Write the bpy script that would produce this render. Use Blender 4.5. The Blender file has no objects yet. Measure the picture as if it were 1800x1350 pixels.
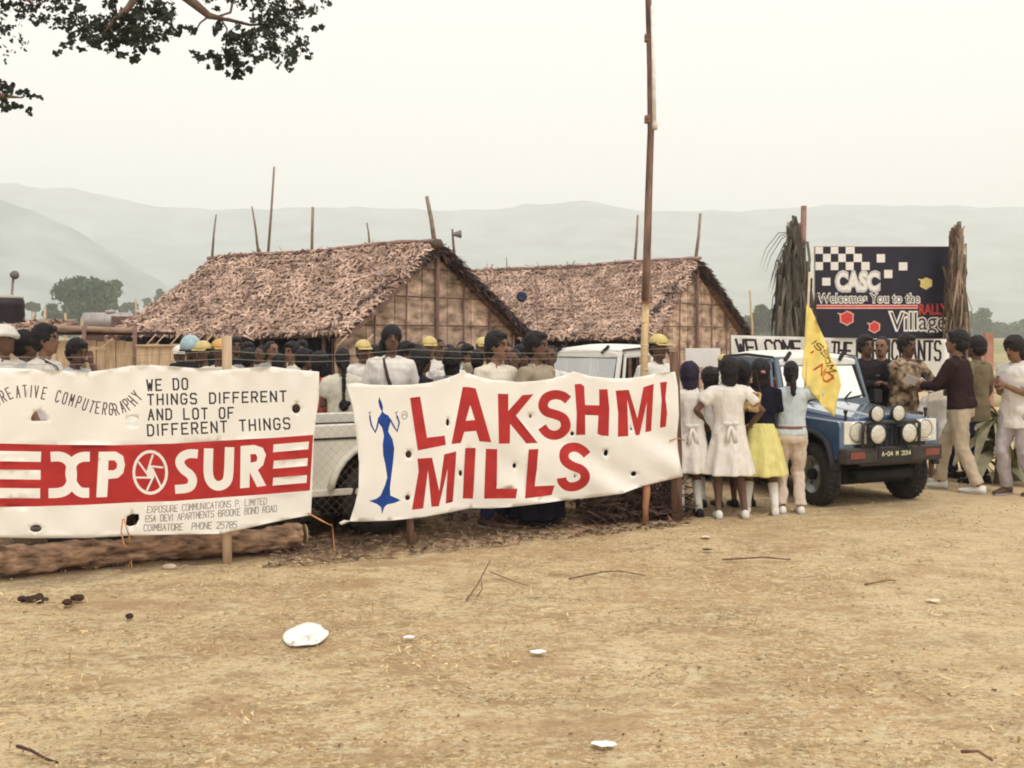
import bpy, bmesh, math, random
import numpy as np
from mathutils import Vector, Matrix, noise
from mathutils.geometry import delaunay_2d_cdt
random.seed(7); np.random.seed(7)
R = math.radians
S = bpy.context.scene
COL = S.collection

# ------------------------------------------------------------------ camera, sky, sun, exposure
CAMZ, F, HY = 1.7, 1900.0, 588.0           # eye height, focal length and horizon row in photo pixels
cd = bpy.data.cameras.new('camera'); cam = bpy.data.objects.new('camera', cd); COL.objects.link(cam)
cam.location = (0, 0, CAMZ); cam.rotation_euler = (R(90), 0, 0)
cd.sensor_width = 36; cd.lens = 36 * F / 1800; cd.shift_y = -(675 - HY) / 1800
cd.clip_start = .1; cd.clip_end = 9000
S.camera = cam
W = bpy.data.worlds.new('World'); S.world = W; W.use_nodes = True
nt = W.node_tree; nt.nodes.clear()
out = nt.nodes.new('ShaderNodeOutputWorld'); bg = nt.nodes.new('ShaderNodeBackground')
sky = nt.nodes.new('ShaderNodeTexSky'); sky.sky_type = 'NISHITA'; sky.sun_disc = False
SUN_EL, SUN_AZ = 58, 150                    # azimuth clockwise from +Y
sky.sun_elevation = R(SUN_EL); sky.sun_rotation = R(SUN_AZ); sky.dust_density = 5; sky.air_density = 1.5
bg.inputs['Strength'].default_value = 0.1
mixw = nt.nodes.new('ShaderNodeMix'); mixw.data_type = 'RGBA'; mixw.inputs[0].default_value = .9
mixw.inputs['B'].default_value = (11.8, 10.95, 10.15, 1)        # even pale overcast veil over the clear sky
nt.links.new(sky.outputs[0], mixw.inputs['A']); nt.links.new(mixw.outputs['Result'], bg.inputs[0]); nt.links.new(bg.outputs[0], out.inputs[0])
sl = bpy.data.lights.new('sun', 'SUN'); sun = bpy.data.objects.new('sun', sl); COL.objects.link(sun)
sl.energy = 1.5; sl.angle = R(10); sl.color = (1, .95, .89)
sdir = Vector((math.sin(R(SUN_AZ)) * math.cos(R(SUN_EL)), math.cos(R(SUN_AZ)) * math.cos(R(SUN_EL)), math.sin(R(SUN_EL))))
sun.rotation_euler = sdir.to_track_quat('Z', 'Y').to_euler()
S.view_settings.view_transform = 'Standard'; S.view_settings.look = 'None'; S.view_settings.gamma = 1
S.view_settings.use_curve_mapping = False; S.view_settings.exposure = 0.22
S.render.engine = 'CYCLES'; S.cycles.use_denoising = True; S.cycles.filter_width = 1.9
S.cycles.max_bounces = 6; S.cycles.volume_bounces = 4; S.cycles.transparent_max_bounces = 12

# ------------------------------------------------------------------ helpers
def pt(px, py, Y): return Vector(((px - 900) / F * Y, Y, CAMZ - (py - HY) / F * Y))
def gx(px, Y): return (px - 900) / F * Y

MATS = {}
def M(name, rgb=None, rough=.85, var=.12, scale=12, bump=.15, bscale=None, metal=0, spec=.3, island=0, obj=0, rgb2=None, stretch=None, detail=4, trans=0, emit=None):
    if name in MATS: return MATS[name]
    m = bpy.data.materials.new(name); m.use_nodes = True; MATS[name] = m
    n = m.node_tree.nodes; l = m.node_tree.links; b = n['Principled BSDF']
    b.inputs['Roughness'].default_value = rough; b.inputs['Metallic'].default_value = metal
    b.inputs['Specular IOR Level'].default_value = spec
    tc = n.new('ShaderNodeTexCoord'); mp = n.new('ShaderNodeMapping'); l.new(tc.outputs['Object'], mp.inputs[0])
    if stretch: mp.inputs['Scale'].default_value = stretch
    nz = n.new('ShaderNodeTexNoise'); nz.inputs['Scale'].default_value = scale; nz.inputs['Detail'].default_value = detail
    l.new(mp.outputs[0], nz.inputs['Vector'])
    lo = [c * (1 - var) for c in rgb]; hi = [min(1, c * (1 + var)) for c in (rgb2 or rgb)]
    mx = n.new('ShaderNodeMix'); mx.data_type = 'RGBA'
    mx.inputs['A'].default_value = (*lo, 1); mx.inputs['B'].default_value = (*hi, 1)
    cr = n.new('ShaderNodeMapRange'); cr.inputs[1].default_value = .32; cr.inputs[2].default_value = .68
    l.new(nz.outputs[0], cr.inputs[0]); l.new(cr.outputs[0], mx.inputs[0])
    last = mx.outputs['Result']
    for on, src in ((island, 'geo'), (obj, 'obj')):
        if on:
            g = n.new('ShaderNodeNewGeometry' if src == 'geo' else 'ShaderNodeObjectInfo')
            mr = n.new('ShaderNodeMapRange'); mr.inputs[3].default_value = 1 - on; mr.inputs[4].default_value = 1 + on
            l.new(g.outputs['Random Per Island' if src == 'geo' else 'Random'], mr.inputs[0])
            mu = n.new('ShaderNodeVectorMath'); mu.operation = 'SCALE'; l.new(last, mu.inputs[0]); l.new(mr.outputs[0], mu.inputs['Scale'])
            last = mu.outputs[0]
    l.new(last, b.inputs['Base Color'])
    if bump:
        nb = n.new('ShaderNodeTexNoise'); nb.inputs['Scale'].default_value = bscale or scale * 3; nb.inputs['Detail'].default_value = 5
        l.new(mp.outputs[0], nb.inputs['Vector'])
        bp = n.new('ShaderNodeBump'); bp.inputs['Strength'].default_value = bump; bp.inputs['Distance'].default_value = .02
        l.new(nb.outputs[0], bp.inputs['Height']); l.new(bp.outputs[0], b.inputs['Normal'])
    if trans:
        b.inputs['Transmission Weight'].default_value = trans
    if emit:
        b.inputs['Emission Color'].default_value = (*emit, 1); b.inputs['Emission Strength'].default_value = 1
    return m
def glass(name, tint=(.8, .85, .85), mixv=.25):
    if name in MATS: return MATS[name]
    m = bpy.data.materials.new(name); m.use_nodes = True; MATS[name] = m
    n = m.node_tree.nodes; l = m.node_tree.links; n.clear()
    o = n.new('ShaderNodeOutputMaterial'); t = n.new('ShaderNodeBsdfTransparent'); t.inputs[0].default_value = (*tint, 1)
    g = n.new('ShaderNodeBsdfGlossy'); g.inputs['Roughness'].default_value = .06; g.inputs[0].default_value = (.9, .92, .9, 1)
    mx = n.new('ShaderNodeMixShader'); fr = n.new('ShaderNodeFresnel'); fr.inputs[0].default_value = 1.5
    ma = n.new('ShaderNodeMath'); ma.operation = 'ADD'; ma.inputs[1].default_value = mixv
    l.new(fr.outputs[0], ma.inputs[0]); l.new(ma.outputs[0], mx.inputs[0])
    l.new(t.outputs[0], mx.inputs[1]); l.new(g.outputs[0], mx.inputs[2]); l.new(mx.outputs[0], o.inputs[0])
    return m

class G:
    def __init__(s): s.v = []; s.f = []; s.m = []
    def add(s, vs, fs, mi=0):
        b = len(s.v); s.v += [tuple(v) for v in vs]; s.f += [tuple(i + b for i in f) for f in fs]; s.m += [mi] * len(fs)
    def box(s, c, size, rot=None, mi=0):
        c = Vector(c); h = Vector(size) / 2; vs = []
        for z in (-1, 1):
            for y in (-1, 1):
                for x in (-1, 1):
                    v = Vector((x * h.x, y * h.y, z * h.z))
                    if rot is not None: v = rot @ v
                    vs.append(c + v)
        s.add(vs, [(0, 2, 3, 1), (4, 5, 7, 6), (0, 1, 5, 4), (2, 6, 7, 3), (0, 4, 6, 2), (1, 3, 7, 5)], mi)
    def loft(s, rings, cap=True, mi=0, closed=True):
        n = len(rings[0]); vs = [p for r in rings for p in r]; fs = []
        for i in range(len(rings) - 1):
            for j in range(n if closed else n - 1):
                k = (j + 1) % n
                fs.append((i * n + j, i * n + k, (i + 1) * n + k, (i + 1) * n + j))
        if cap:
            fs.append(tuple(range(n))[::-1]); fs.append(tuple(range((len(rings) - 1) * n, len(rings) * n)))
        s.add(vs, fs, mi)
    def ell(s, c, ax, ay, n=12):
        return [Vector(c) + Vector(ax) * math.cos(2 * math.pi * i / n) + Vector(ay) * math.sin(2 * math.pi * i / n) for i in range(n)]
    def tube(s, pts, rad, n=8, mi=0, cap=True, flat=1.0, ref=None):
        pts = [Vector(p) for p in pts]
        if not isinstance(rad, (list, tuple)): rad = [rad] * len(pts)
        rings = []; prev = None
        for i, p in enumerate(pts):
            d = (pts[min(i + 1, len(pts) - 1)] - pts[max(i - 1, 0)])
            d = d.normalized() if d.length > 1e-9 else Vector((0, 0, 1))
            if prev is None:
                r = Vector(ref) if ref else (Vector((1, 0, 0)) if abs(d.x) < .8 else Vector((0, 1, 0)))
            else: r = prev
            a = (r - d * r.dot(d)); a = a.normalized() if a.length > 1e-6 else d.orthogonal().normalized()
            b = d.cross(a); prev = a
            rings.append([p + a * (rad[i] * math.cos(2 * math.pi * j / n)) + b * (rad[i] * flat * math.sin(2 * math.pi * j / n)) for j in range(n)])
        s.loft(rings, cap, mi)
    def ball(s, c, r, n=12, m=8, mi=0, zmin=-1, rot=None):
        c = Vector(c); r = Vector(r) if not isinstance(r, (int, float)) else Vector((r, r, r)); rings = []
        a0 = math.asin(max(-.999, zmin))
        for i in range(m + 1):
            a = a0 + (math.pi / 2 * .995 - a0) * i / m if zmin > -1 else -math.pi / 2 * .99 + math.pi * .99 * i / m
            ring = []
            for j in range(n):
                t = 2 * math.pi * j / n
                v = Vector((r.x * math.cos(a) * math.cos(t), r.y * math.cos(a) * math.sin(t), r.z * math.sin(a)))
                if rot is not None: v = rot @ v
                ring.append(c + v)
            rings.append(ring)
        s.loft(rings, True, mi)
    def prism(s, poly, axis, a, b, mi=0):
        def P(p, t):
            return {'x': (t, p[0], p[1]), 'y': (p[0], t, p[1]), 'z': (p[0], p[1], t)}[axis]
        n = len(poly); vs = [P(p, a) for p in poly] + [P(p, b) for p in poly]
        fs = [(i, (i + 1) % n, n + (i + 1) % n, n + i) for i in range(n)] + [tuple(range(n))[::-1], tuple(range(n, 2 * n))]
        s.add(vs, fs, mi)
    def lathe(s, prof, c, axis='x', n=24, mi=0, cap=True):
        c = Vector(c); rings = []
        for (t, r) in prof:
            ring = []
            for j in range(n):
                a = 2 * math.pi * j / n; u, w = r * math.cos(a), r * math.sin(a)
                ring.append(c + Vector({'x': (t, u, w), 'y': (w, t, u), 'z': (u, w, t)}[axis]))
            rings.append(ring)
        if not cap: rings.append(rings[0])
        s.loft(rings, cap, mi)

def props(o, label=None, cat=None, group=None, kind=None):
    if label: o['label'] = label
    if cat: o['category'] = cat
    if group: o['group'] = group
    if kind: o['kind'] = kind
    return o
def thing(name, label, cat, loc=(0, 0, 0), rz=0, group=None):
    o = bpy.data.objects.new(name, None); COL.objects.link(o); o.empty_display_size = .1
    o.location = loc; o.rotation_euler = (0, 0, rz); return props(o, label, cat, group)
def mk(name, g, mats, parent=None, smooth=False, sc=1.0, world=False, bevel=0, tri=False):
    me = bpy.data.meshes.new(name)
    vs = g.v
    if world and parent is not None:
        inv = (Matrix.Translation(parent.location) @ parent.rotation_euler.to_matrix().to_4x4()).inverted()
        vs = [inv @ Vector(v) for v in vs]
    if sc != 1.0: vs = [(v[0] * sc, v[1] * sc, v[2] * sc) for v in vs]
    me.from_pydata([tuple(v) for v in vs], [], g.f)
    for mm in (mats if isinstance(mats, (list, tuple)) else [mats]): me.materials.append(mm)
    if any(g.m): me.polygons.foreach_set('material_index', g.m)
    bm = bmesh.new(); bm.from_mesh(me); bmesh.ops.recalc_face_normals(bm, faces=bm.faces)
    bm.to_mesh(me); bm.free()
    if smooth: me.polygons.foreach_set('use_smooth', [True] * len(me.polygons))
    me.update()
    o = bpy.data.objects.new(name, me); COL.objects.link(o)
    if parent is not None: o.parent = parent
    if bevel:
        b = o.modifiers.new('bevel', 'BEVEL'); b.width = bevel; b.segments = 2; b.limit_method = 'ANGLE'
    return o
def fastmesh(name, verts, quads, mat, parent=None, smooth=False):
    me = bpy.data.meshes.new(name); nv, nf = len(verts), len(quads); k = quads.shape[1]
    me.vertices.add(nv); me.vertices.foreach_set('co', np.asarray(verts, dtype=np.float32).ravel())
    me.loops.add(nf * k); me.loops.foreach_set('vertex_index', np.asarray(quads, dtype=np.int32).ravel())
    me.polygons.add(nf); me.polygons.foreach_set('loop_start', np.arange(0, nf * k, k, dtype=np.int32))
    me.update(calc_edges=True); me.validate()
    for mm in (mat if isinstance(mat, (list, tuple)) else [mat]): me.materials.append(mm)
    if smooth: me.polygons.foreach_set('use_smooth', [True] * nf)
    o = bpy.data.objects.new(name, me); COL.objects.link(o)
    if parent is not None: o.parent = parent
    return o
def strips(C, D, N, L, Wd, bend, segs=2):
    """ribbons: centre C, direction D, normal N, length, width, bend; returns verts, quads"""
    n = len(C); D = D / np.linalg.norm(D, axis=1, keepdims=True)
    B = np.cross(N, D); B /= np.maximum(np.linalg.norm(B, axis=1, keepdims=True), 1e-9)
    V = np.zeros((n, segs + 1, 2, 3))
    for i in range(segs + 1):
        t = i / segs - .5
        c = C + D * (L * t)[:, None] + N * (bend * (.25 - t * t) * 4)[:, None]
        w = Wd * (1 - .6 * abs(t) * 2 * (i == segs))
        V[:, i, 0] = c - B * (w / 2)[:, None]; V[:, i, 1] = c + B * (w / 2)[:, None]
    base = (np.arange(n) * (segs + 1) * 2)[:, None]
    q = []
    for i in range(segs): q.append(np.stack([base[:, 0] + 2 * i, base[:, 0] + 2 * i + 1, base[:, 0] + 2 * i + 3, base[:, 0] + 2 * i + 2], 1))
    return V.reshape(-1, 3), np.concatenate(q)

# ---- flat print: one sheet triangulated so that the letters are its own faces
def inpoly(P, poly):
    x, y = P[:, 0], P[:, 1]; c = np.zeros(len(P), bool); n = len(poly)
    for i in range(n):
        x0, y0 = poly[i]; x1, y1 = poly[i - 1]
        if y0 == y1: continue
        cond = ((y0 > y) != (y1 > y)) & (x < (x1 - x0) * (y - y0) / (y1 - y0) + x0); c ^= cond
    return c
def inshape(P, loops):
    c = np.zeros(len(P), bool)
    al = np.array([p for l in loops for p in l]); lo, hi = al.min(0), al.max(0)
    k = np.where((P[:, 0] >= lo[0]) & (P[:, 0] <= hi[0]) & (P[:, 1] >= lo[1]) & (P[:, 1] <= hi[1]))[0]
    if len(k):
        r = np.zeros(len(k), bool)
        for l in loops: r ^= inpoly(P[k], l)
        c[k] = r
    return c
def sheet(name, outline, shapes, holes, step, fn, mats, parent=None, smooth=True, world=False, thick=0):
    pts, edges = [], []
    def addloop(l):
        b = len(pts); n = len(l); pts.extend([Vector((float(p[0]), float(p[1]))) for p in l]); edges.extend([(b + i, b + (i + 1) % n) for i in range(n)])
    addloop(outline)
    for h in holes: addloop(h)
    for mi, loops in shapes:
        for l in loops: addloop(l)
    o = np.array(outline); lo, hi = o.min(0), o.max(0); random.seed(3)
    gxs = np.arange(lo[0] + step / 2, hi[0], step); gys = np.arange(lo[1] + step / 2, hi[1], step)
    gp = np.array([(a + random.uniform(-.2, .2) * step, b + random.uniform(-.2, .2) * step) for a in gxs for b in gys])
    if len(gp):
        gp = gp[inpoly(gp, outline)]
        pts.extend([Vector((float(a), float(b))) for a, b in gp])
    vs, es, fs = delaunay_2d_cdt(pts, edges, [], 0, 1e-4)[:3]
    V = np.array([(v[0], v[1]) for v in vs]); T = np.array([f for f in fs if len(f) == 3]); Cn = V[T].mean(1)
    keep = inpoly(Cn, outline)
    for h in holes: keep &= ~inpoly(Cn, h)
    T = T[keep]; Cn = Cn[keep]; mi_ = np.zeros(len(T), int); done = np.zeros(len(T), bool)
    for mi, loops in shapes:
        k = inshape(Cn, loops) & ~done; mi_[k] = mi; done |= k
    g = G(); g.v = [tuple(fn(a, b)) for a, b in V]; g.f = [tuple(int(i) for i in t) for t in T]; g.m = [int(i) for i in mi_]
    ob = mk(name, g, mats, parent, smooth, world=world)
    bm = bmesh.new(); bm.from_mesh(ob.data); bmesh.ops.delete(bm, geom=[v for v in bm.verts if not v.link_faces], context='VERTS'); bm.to_mesh(ob.data); bm.free()
    if thick:
        sm = ob.modifiers.new('cloth', 'SOLIDIFY'); sm.thickness = thick; sm.offset = 0
    return ob
def stroke(p, w):
    p = [Vector((a[0], a[1])) for a in p]; L, Rr = [], []
    for i in range(len(p)):
        d0 = (p[i] - p[i - 1]).normalized() if i else (p[1] - p[0]).normalized()
        d1 = (p[i + 1] - p[i]).normalized() if i < len(p) - 1 else d0
        n0 = Vector((-d0.y, d0.x)); n1 = Vector((-d1.y, d1.x)); m = (n0 + n1)
        m = m.normalized() if m.length > .2 else n0
        k = min(1.6, 1 / max(.4, m.dot(n0)))
        L.append(p[i] + m * w / 2 * k); Rr.append(p[i] - m * w / 2 * k)
    return [tuple(a) for a in L] + [tuple(a) for a in Rr[::-1]]
def smooth(p, k=4):
    q = [p[0]] + list(p) + [p[-1]]; o = []
    for i in range(1, len(q) - 2):
        a, b, c, d = [np.array(v, float) for v in q[i - 1:i + 3]]
        for j in range(k):
            t = j / k; o.append(tuple(.5 * ((2 * b) + (c - a) * t + (2 * a - 5 * b + 4 * c - d) * t * t + (3 * b - a - 3 * c + d) * t ** 3)))
    o.append(tuple(p[-1])); return o
def arc(cx, cy, rx, ry, a0, a1, n=10): return [(cx + rx * math.cos(R(a0 + (a1 - a0) * i / n)), cy + ry * math.sin(R(a0 + (a1 - a0) * i / n))) for i in range(n + 1)]
SF = {'A': [[(0, 0), (2, 6), (4, 0)], [(.8, 2.2), (3.2, 2.2)]], 'B': [[(0, 0), (0, 6), (3, 6), (3.6, 5), (3, 3.2), (0, 3.2)], [(3, 3.2), (4, 2), (3.3, 0), (0, 0)]],
 'C': [[(4, 5), (3, 6), (1, 6), (0, 5), (0, 1), (1, 0), (3, 0), (4, 1)]], 'D': [[(0, 0), (0, 6), (2.8, 6), (4, 4.8), (4, 1.2), (2.8, 0), (0, 0)]],
 'E': [[(4, 6), (0, 6), (0, 0), (4, 0)], [(0, 3), (3.2, 3)]], 'F': [[(4, 6), (0, 6), (0, 0)], [(0, 3), (3.2, 3)]],
 'G': [[(4, 5), (3, 6), (1, 6), (0, 5), (0, 1), (1, 0), (3, 0), (4, 1), (4, 2.8), (2.3, 2.8)]], 'H': [[(0, 0), (0, 6)], [(4, 0), (4, 6)], [(0, 3), (4, 3)]],
 'I': [[(2, 0), (2, 6)]], 'J': [[(4, 6), (4, 1), (3, 0), (1, 0), (0, 1)]], 'K': [[(0, 0), (0, 6)], [(4, 6), (0, 2.6)], [(1.5, 3.8), (4, 0)]], 'L': [[(0, 6), (0, 0), (4, 0)]],
 'M': [[(0, 0), (0, 6), (2, 2.4), (4, 6), (4, 0)]], 'N': [[(0, 0), (0, 6), (4, 0), (4, 6)]], 'O': [[(1, 0), (0, 1), (0, 5), (1, 6), (3, 6), (4, 5), (4, 1), (3, 0), (1, 0)]],
 'P': [[(0, 0), (0, 6), (3, 6), (4, 5), (4, 3.8), (3, 2.8), (0, 2.8)]], 'R': [[(0, 0), (0, 6), (3, 6), (4, 5), (4, 3.8), (3, 2.8), (0, 2.8)], [(2, 2.8), (4, 0)]],
 'S': [[(4, 5.2), (3.2, 6), (.8, 6), (0, 5.2), (0, 3.8), (.8, 3.1), (3.2, 2.9), (4, 2.2), (4, .8), (3.2, 0), (.8, 0), (0, .8)]], 'T': [[(2, 0), (2, 6)], [(0, 6), (4, 6)]],
 'U': [[(0, 6), (0, 1), (1, 0), (3, 0), (4, 1), (4, 6)]], 'V': [[(0, 6), (2, 0), (4, 6)]], 'W': [[(0, 6), (1, 0), (2, 4), (3, 0), (4, 6)]], 'X': [[(0, 0), (4, 6)], [(0, 6), (4, 0)]], 'Y': [[(0, 6), (2, 3), (4, 6)], [(2, 3), (2, 0)]],
 '2': [[(0, 5), (1, 6), (3, 6), (4, 5), (4, 3.8), (0, 0), (4, 0)]], '5': [[(4, 6), (0, 6), (0, 3.4), (3, 3.6), (4, 2.6), (4, 1), (3, 0), (0, 0)]], '6': [[(4, 5.4), (3, 6), (1, 6), (0, 5), (0, 1), (1, 0), (3, 0), (4, 1), (4, 2.4), (3, 3.2), (0, 3)]],
 '7': [[(0, 6), (4, 6), (1.6, 0)]], '8': [[(1, 3.1), (0, 4), (0, 5.2), (1, 6), (3, 6), (4, 5.2), (4, 4), (3, 3.1), (1, 3.1), (0, 2.2), (0, .8), (1, 0), (3, 0), (4, .8), (4, 2.2), (3, 3.1)]],
 '0': [[(1, 0), (0, 1), (0, 5), (1, 6), (3, 6), (4, 5), (4, 1), (3, 0), (1, 0)]], '4': [[(3, 0), (3, 6), (0, 2), (4, 2)]], '1': [[(1, 5), (2, 6), (2, 0)]], '.': [[(1.7, 0), (1.7, .6)]], '-': [[(.5, 3), (3.5, 3)]]}
def text(txt, base, h, w, fill=.66, mi=1, slant=0, widths=None):
    """stroke lettering along a baseline polyline (image coordinates, y down)"""
    base = [Vector(b) for b in base]; seg = [(base[i + 1] - base[i]).length for i in range(len(base) - 1)]; tot = sum(seg)
    wd = [widths.get(c, 1) if widths else (.5 if c in 'I1.' else 1) for c in txt]; sw = sum(wd); pos = 0; out_ = []
    for c, q in zip(txt, wd):
        t = (pos + q / 2) / sw * tot; pos += q; cell = q / sw * tot; k = 0
        while k < len(seg) - 1 and t > seg[k]: t -= seg[k]; k += 1
        d = (base[k + 1] - base[k]).normalized(); p = base[k] + d * t; up = Vector((d.y, -d.x))
        if c == ' ': continue
        hw = cell * fill / (q if q < 1 else 1)
        for st in SF.get(c, []):
            pp = [p + d * ((a / 4 - .5) * hw + slant * b * h / 6) + up * (b / 6 * h) for a, b in st]
            for i in range(len(pp) - 1):
                e = (pp[i + 1] - pp[i]).normalized() * w * .42
                out_.append((mi, [stroke([pp[i] - e, pp[i + 1] + e], w)]))
    return out_
def glyphs(txt, x0, x1, ybase, ycap, offset=0, slant=0):
    """outlines of the built-in font, fitted into x0..x1, cap top..baseline in image coordinates (y down)"""
    c = bpy.data.curves.new('t', 'FONT'); c.body = txt; c.resolution_u = 3; c.fill_mode = 'BOTH'; c.shear = slant
    c0 = bpy.data.objects.new('t', c); COL.objects.link(c0)
    def loops():
        bpy.context.view_layer.update(); me = bpy.data.meshes.new_from_object(c0.evaluated_get(bpy.context.evaluated_depsgraph_get()))
        bm = bmesh.new(); bm.from_mesh(me); bmesh.ops.remove_doubles(bm, verts=bm.verts, dist=1e-5)
        nx = {}
        for e in bm.edges:
            if len(e.link_faces) == 1: nx.setdefault(e.verts[0].index, []).append(e.verts[1].index); nx.setdefault(e.verts[1].index, []).append(e.verts[0].index)
        co = {v.index: (v.co.x, v.co.y) for v in bm.verts}; seen = set(); ls = []
        for s0 in nx:
            if s0 in seen: continue
            l = [s0]; seen.add(s0); cur = s0
            while True:
                nn = [k for k in nx[cur] if k not in seen]
                if not nn: break
                cur = nn[0]; seen.add(cur); l.append(cur)
            if len(l) > 2: ls.append([co[k] for k in l])
        bm.free(); bpy.data.meshes.remove(me); return ls
    base = loops(); xs = [p[0] for l in base for p in l]; lo, hi = min(xs), max(xs)
    if offset: c.offset = offset; base = loops()
    bpy.data.objects.remove(c0)
    cap = .69
    return [[(x0 + (p[0] - lo) / (hi - lo) * (x1 - x0), ybase - p[1] / cap * (ybase - ycap)) for p in l] for l in base]
# ------------------------------------------------------------------ ground, hills, haze
def ground_mat():
    m = bpy.data.materials.new('dry_ground'); m.use_nodes = True; n = m.node_tree.nodes; l = m.node_tree.links; b = n['Principled BSDF']
    b.inputs['Roughness'].default_value = .95; b.inputs['Specular IOR Level'].default_value = .1
    tc = n.new('ShaderNodeTexCoord')
    def nz(scale, det=6, st=(1, 1, 1), rough=.6):
        mp = n.new('ShaderNodeMapping'); mp.inputs['Scale'].default_value = st; l.new(tc.outputs['Object'], mp.inputs[0])
        t = n.new('ShaderNodeTexNoise'); t.inputs['Scale'].default_value = scale; t.inputs['Detail'].default_value = det; t.inputs['Roughness'].default_value = rough
        l.new(mp.outputs[0], t.inputs['Vector']); return t.outputs[0]
    def ramp(v, lo, hi):
        r = n.new('ShaderNodeMapRange'); r.inputs[1].default_value = lo; r.inputs[2].default_value = hi; l.new(v, r.inputs[0]); return r.outputs[0]
    def mix(f, a, bb):
        x = n.new('ShaderNodeMix'); x.data_type = 'RGBA'; l.new(f, x.inputs[0])
        for k, s_ in (('A', a), ('B', bb)):
            if isinstance(s_, tuple): x.inputs[k].default_value = (*s_, 1)
            else: l.new(s_, x.inputs[k])
        return x.outputs['Result']
    a = mix(ramp(nz(.5, 5), .38, .62), (.45, .305, .155), (.62, .485, .285))
    a = mix(ramp(nz(2.2, 7, (1, 1.4, 1), .7), .48, .66), a, (.30, .205, .11))
    a = mix(ramp(nz(9, 7, (1, 1.6, 1), .75), .50, .64), a, (.58, .50, .33))
    a = mix(ramp(nz(22, 6, (1, 1.3, 1), .8), .52, .60), a, (.31, .215, .115))
    a = mix(ramp(nz(34, 4, (1, 1.3, 1), .8), .53, .60), a, (.64, .55, .36))
    a = mix(ramp(nz(55, 3, (1, 1.2, 1), .7), .60, .66), a, (.20, .13, .075))
    a = mix(ramp(nz(1.1, 7, (1, 1.5, 1), .75), .50, .66), a, (.37, .25, .14))
    a = mix(ramp(nz(4.5, 6, (1, 2.2, 1), .75), .55, .64), a, (.36, .25, .13))
    a = mix(ramp(nz(3.6, 6, (1, 1.8, 1), .7), .56, .68), a, (.60, .52, .33))
    # litter-brown belt along the fence, also darkened as painted shade under the jeep, and the trodden pale earth to the right
    sx = n.new('ShaderNodeSeparateXYZ'); l.new(tc.outputs['Object'], sx.inputs[0])
    def lin(cx, cy, c0):
        q = n.new('ShaderNodeMath'); q.operation = 'MULTIPLY_ADD'; q.inputs[1].default_value = cx; q.inputs[2].default_value = c0; l.new(sx.outputs[0], q.inputs[0])
        q2 = n.new('ShaderNodeMath'); q2.operation = 'MULTIPLY_ADD'; q2.inputs[1].default_value = cy; l.new(sx.outputs[1], q2.inputs[0]); l.new(q.outputs[0], q2.inputs[2]); return q2.outputs[0]
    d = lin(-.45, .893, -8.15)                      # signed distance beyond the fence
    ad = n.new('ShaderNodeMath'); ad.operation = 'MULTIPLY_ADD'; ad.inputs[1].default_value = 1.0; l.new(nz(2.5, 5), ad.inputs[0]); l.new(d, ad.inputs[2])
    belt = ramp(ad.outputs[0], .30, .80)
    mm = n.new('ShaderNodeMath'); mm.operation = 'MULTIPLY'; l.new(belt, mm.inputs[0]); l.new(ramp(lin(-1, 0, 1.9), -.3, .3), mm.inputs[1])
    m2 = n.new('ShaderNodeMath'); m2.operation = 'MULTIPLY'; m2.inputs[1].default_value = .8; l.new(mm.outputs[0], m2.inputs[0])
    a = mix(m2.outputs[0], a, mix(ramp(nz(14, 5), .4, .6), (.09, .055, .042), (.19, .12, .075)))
    pale = ramp(lin(1, -.25, 0), .6, 3.2)
    m3 = n.new('ShaderNodeMath'); m3.operation = 'MULTIPLY'; m3.inputs[1].default_value = .68; l.new(pale, m3.inputs[0])
    a = mix(m3.outputs[0], a, (.60, .465, .285))
    # far fields
    far = ramp(sx.outputs[1], 25, 60)
    a = mix(far, a, mix(ramp(nz(.02, 4), .4, .6), (.42, .36, .2), (.25, .25, .13)))
    l.new(a, b.inputs['Base Color'])
    bp = n.new('ShaderNodeBump'); bp.inputs['Strength'].default_value = .5; bp.inputs['Distance'].default_value = .045
    l.new(nz(20, 8, (1, 1, 1), .7), bp.inputs['Height']); l.new(bp.outputs[0], b.inputs['Normal'])
    return m
def gh(x, y):
    return .012 * math.sin(x * 1.7 + .6 * y) + .01 * math.sin(y * 2.3 - x * .7)
def ground():
    xs = sorted(set([-4000, -2500, -1200, -500, -200, -80, -40, -22] + [round(-14 + .14 * i, 3) for i in range(200)] + [22, 40, 80, 200, 500, 1200, 2500, 4000]))
    ys = sorted(set([-300, -50, -10, -2] + [round(.5 + .14 * i, 3) for i in range(120)] + [20, 24, 30, 40, 60, 100, 200, 400, 800, 1500, 3000, 4200]))
    nx, ny = len(xs), len(ys); V = []
    for y in ys:
        for x in xs:
            z = 0
            if abs(x) < 14 and 0 < y < 17: z = .05 * (noise.noise((x * 1.3, y * 1.6, 0)) * .5 + noise.noise((x * 4, y * 5, 3)) * .35) - .012
            if y > 9 or x > 2: z *= .3
            V.append((x, y, z))
    q = [(j * nx + i, j * nx + i + 1, (j + 1) * nx + i + 1, (j + 1) * nx + i) for j in range(ny - 1) for i in range(nx - 1)]
    props(fastmesh('ground', np.array(V), np.array(q), ground_mat(), smooth=True), kind='structure')
ground()

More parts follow.
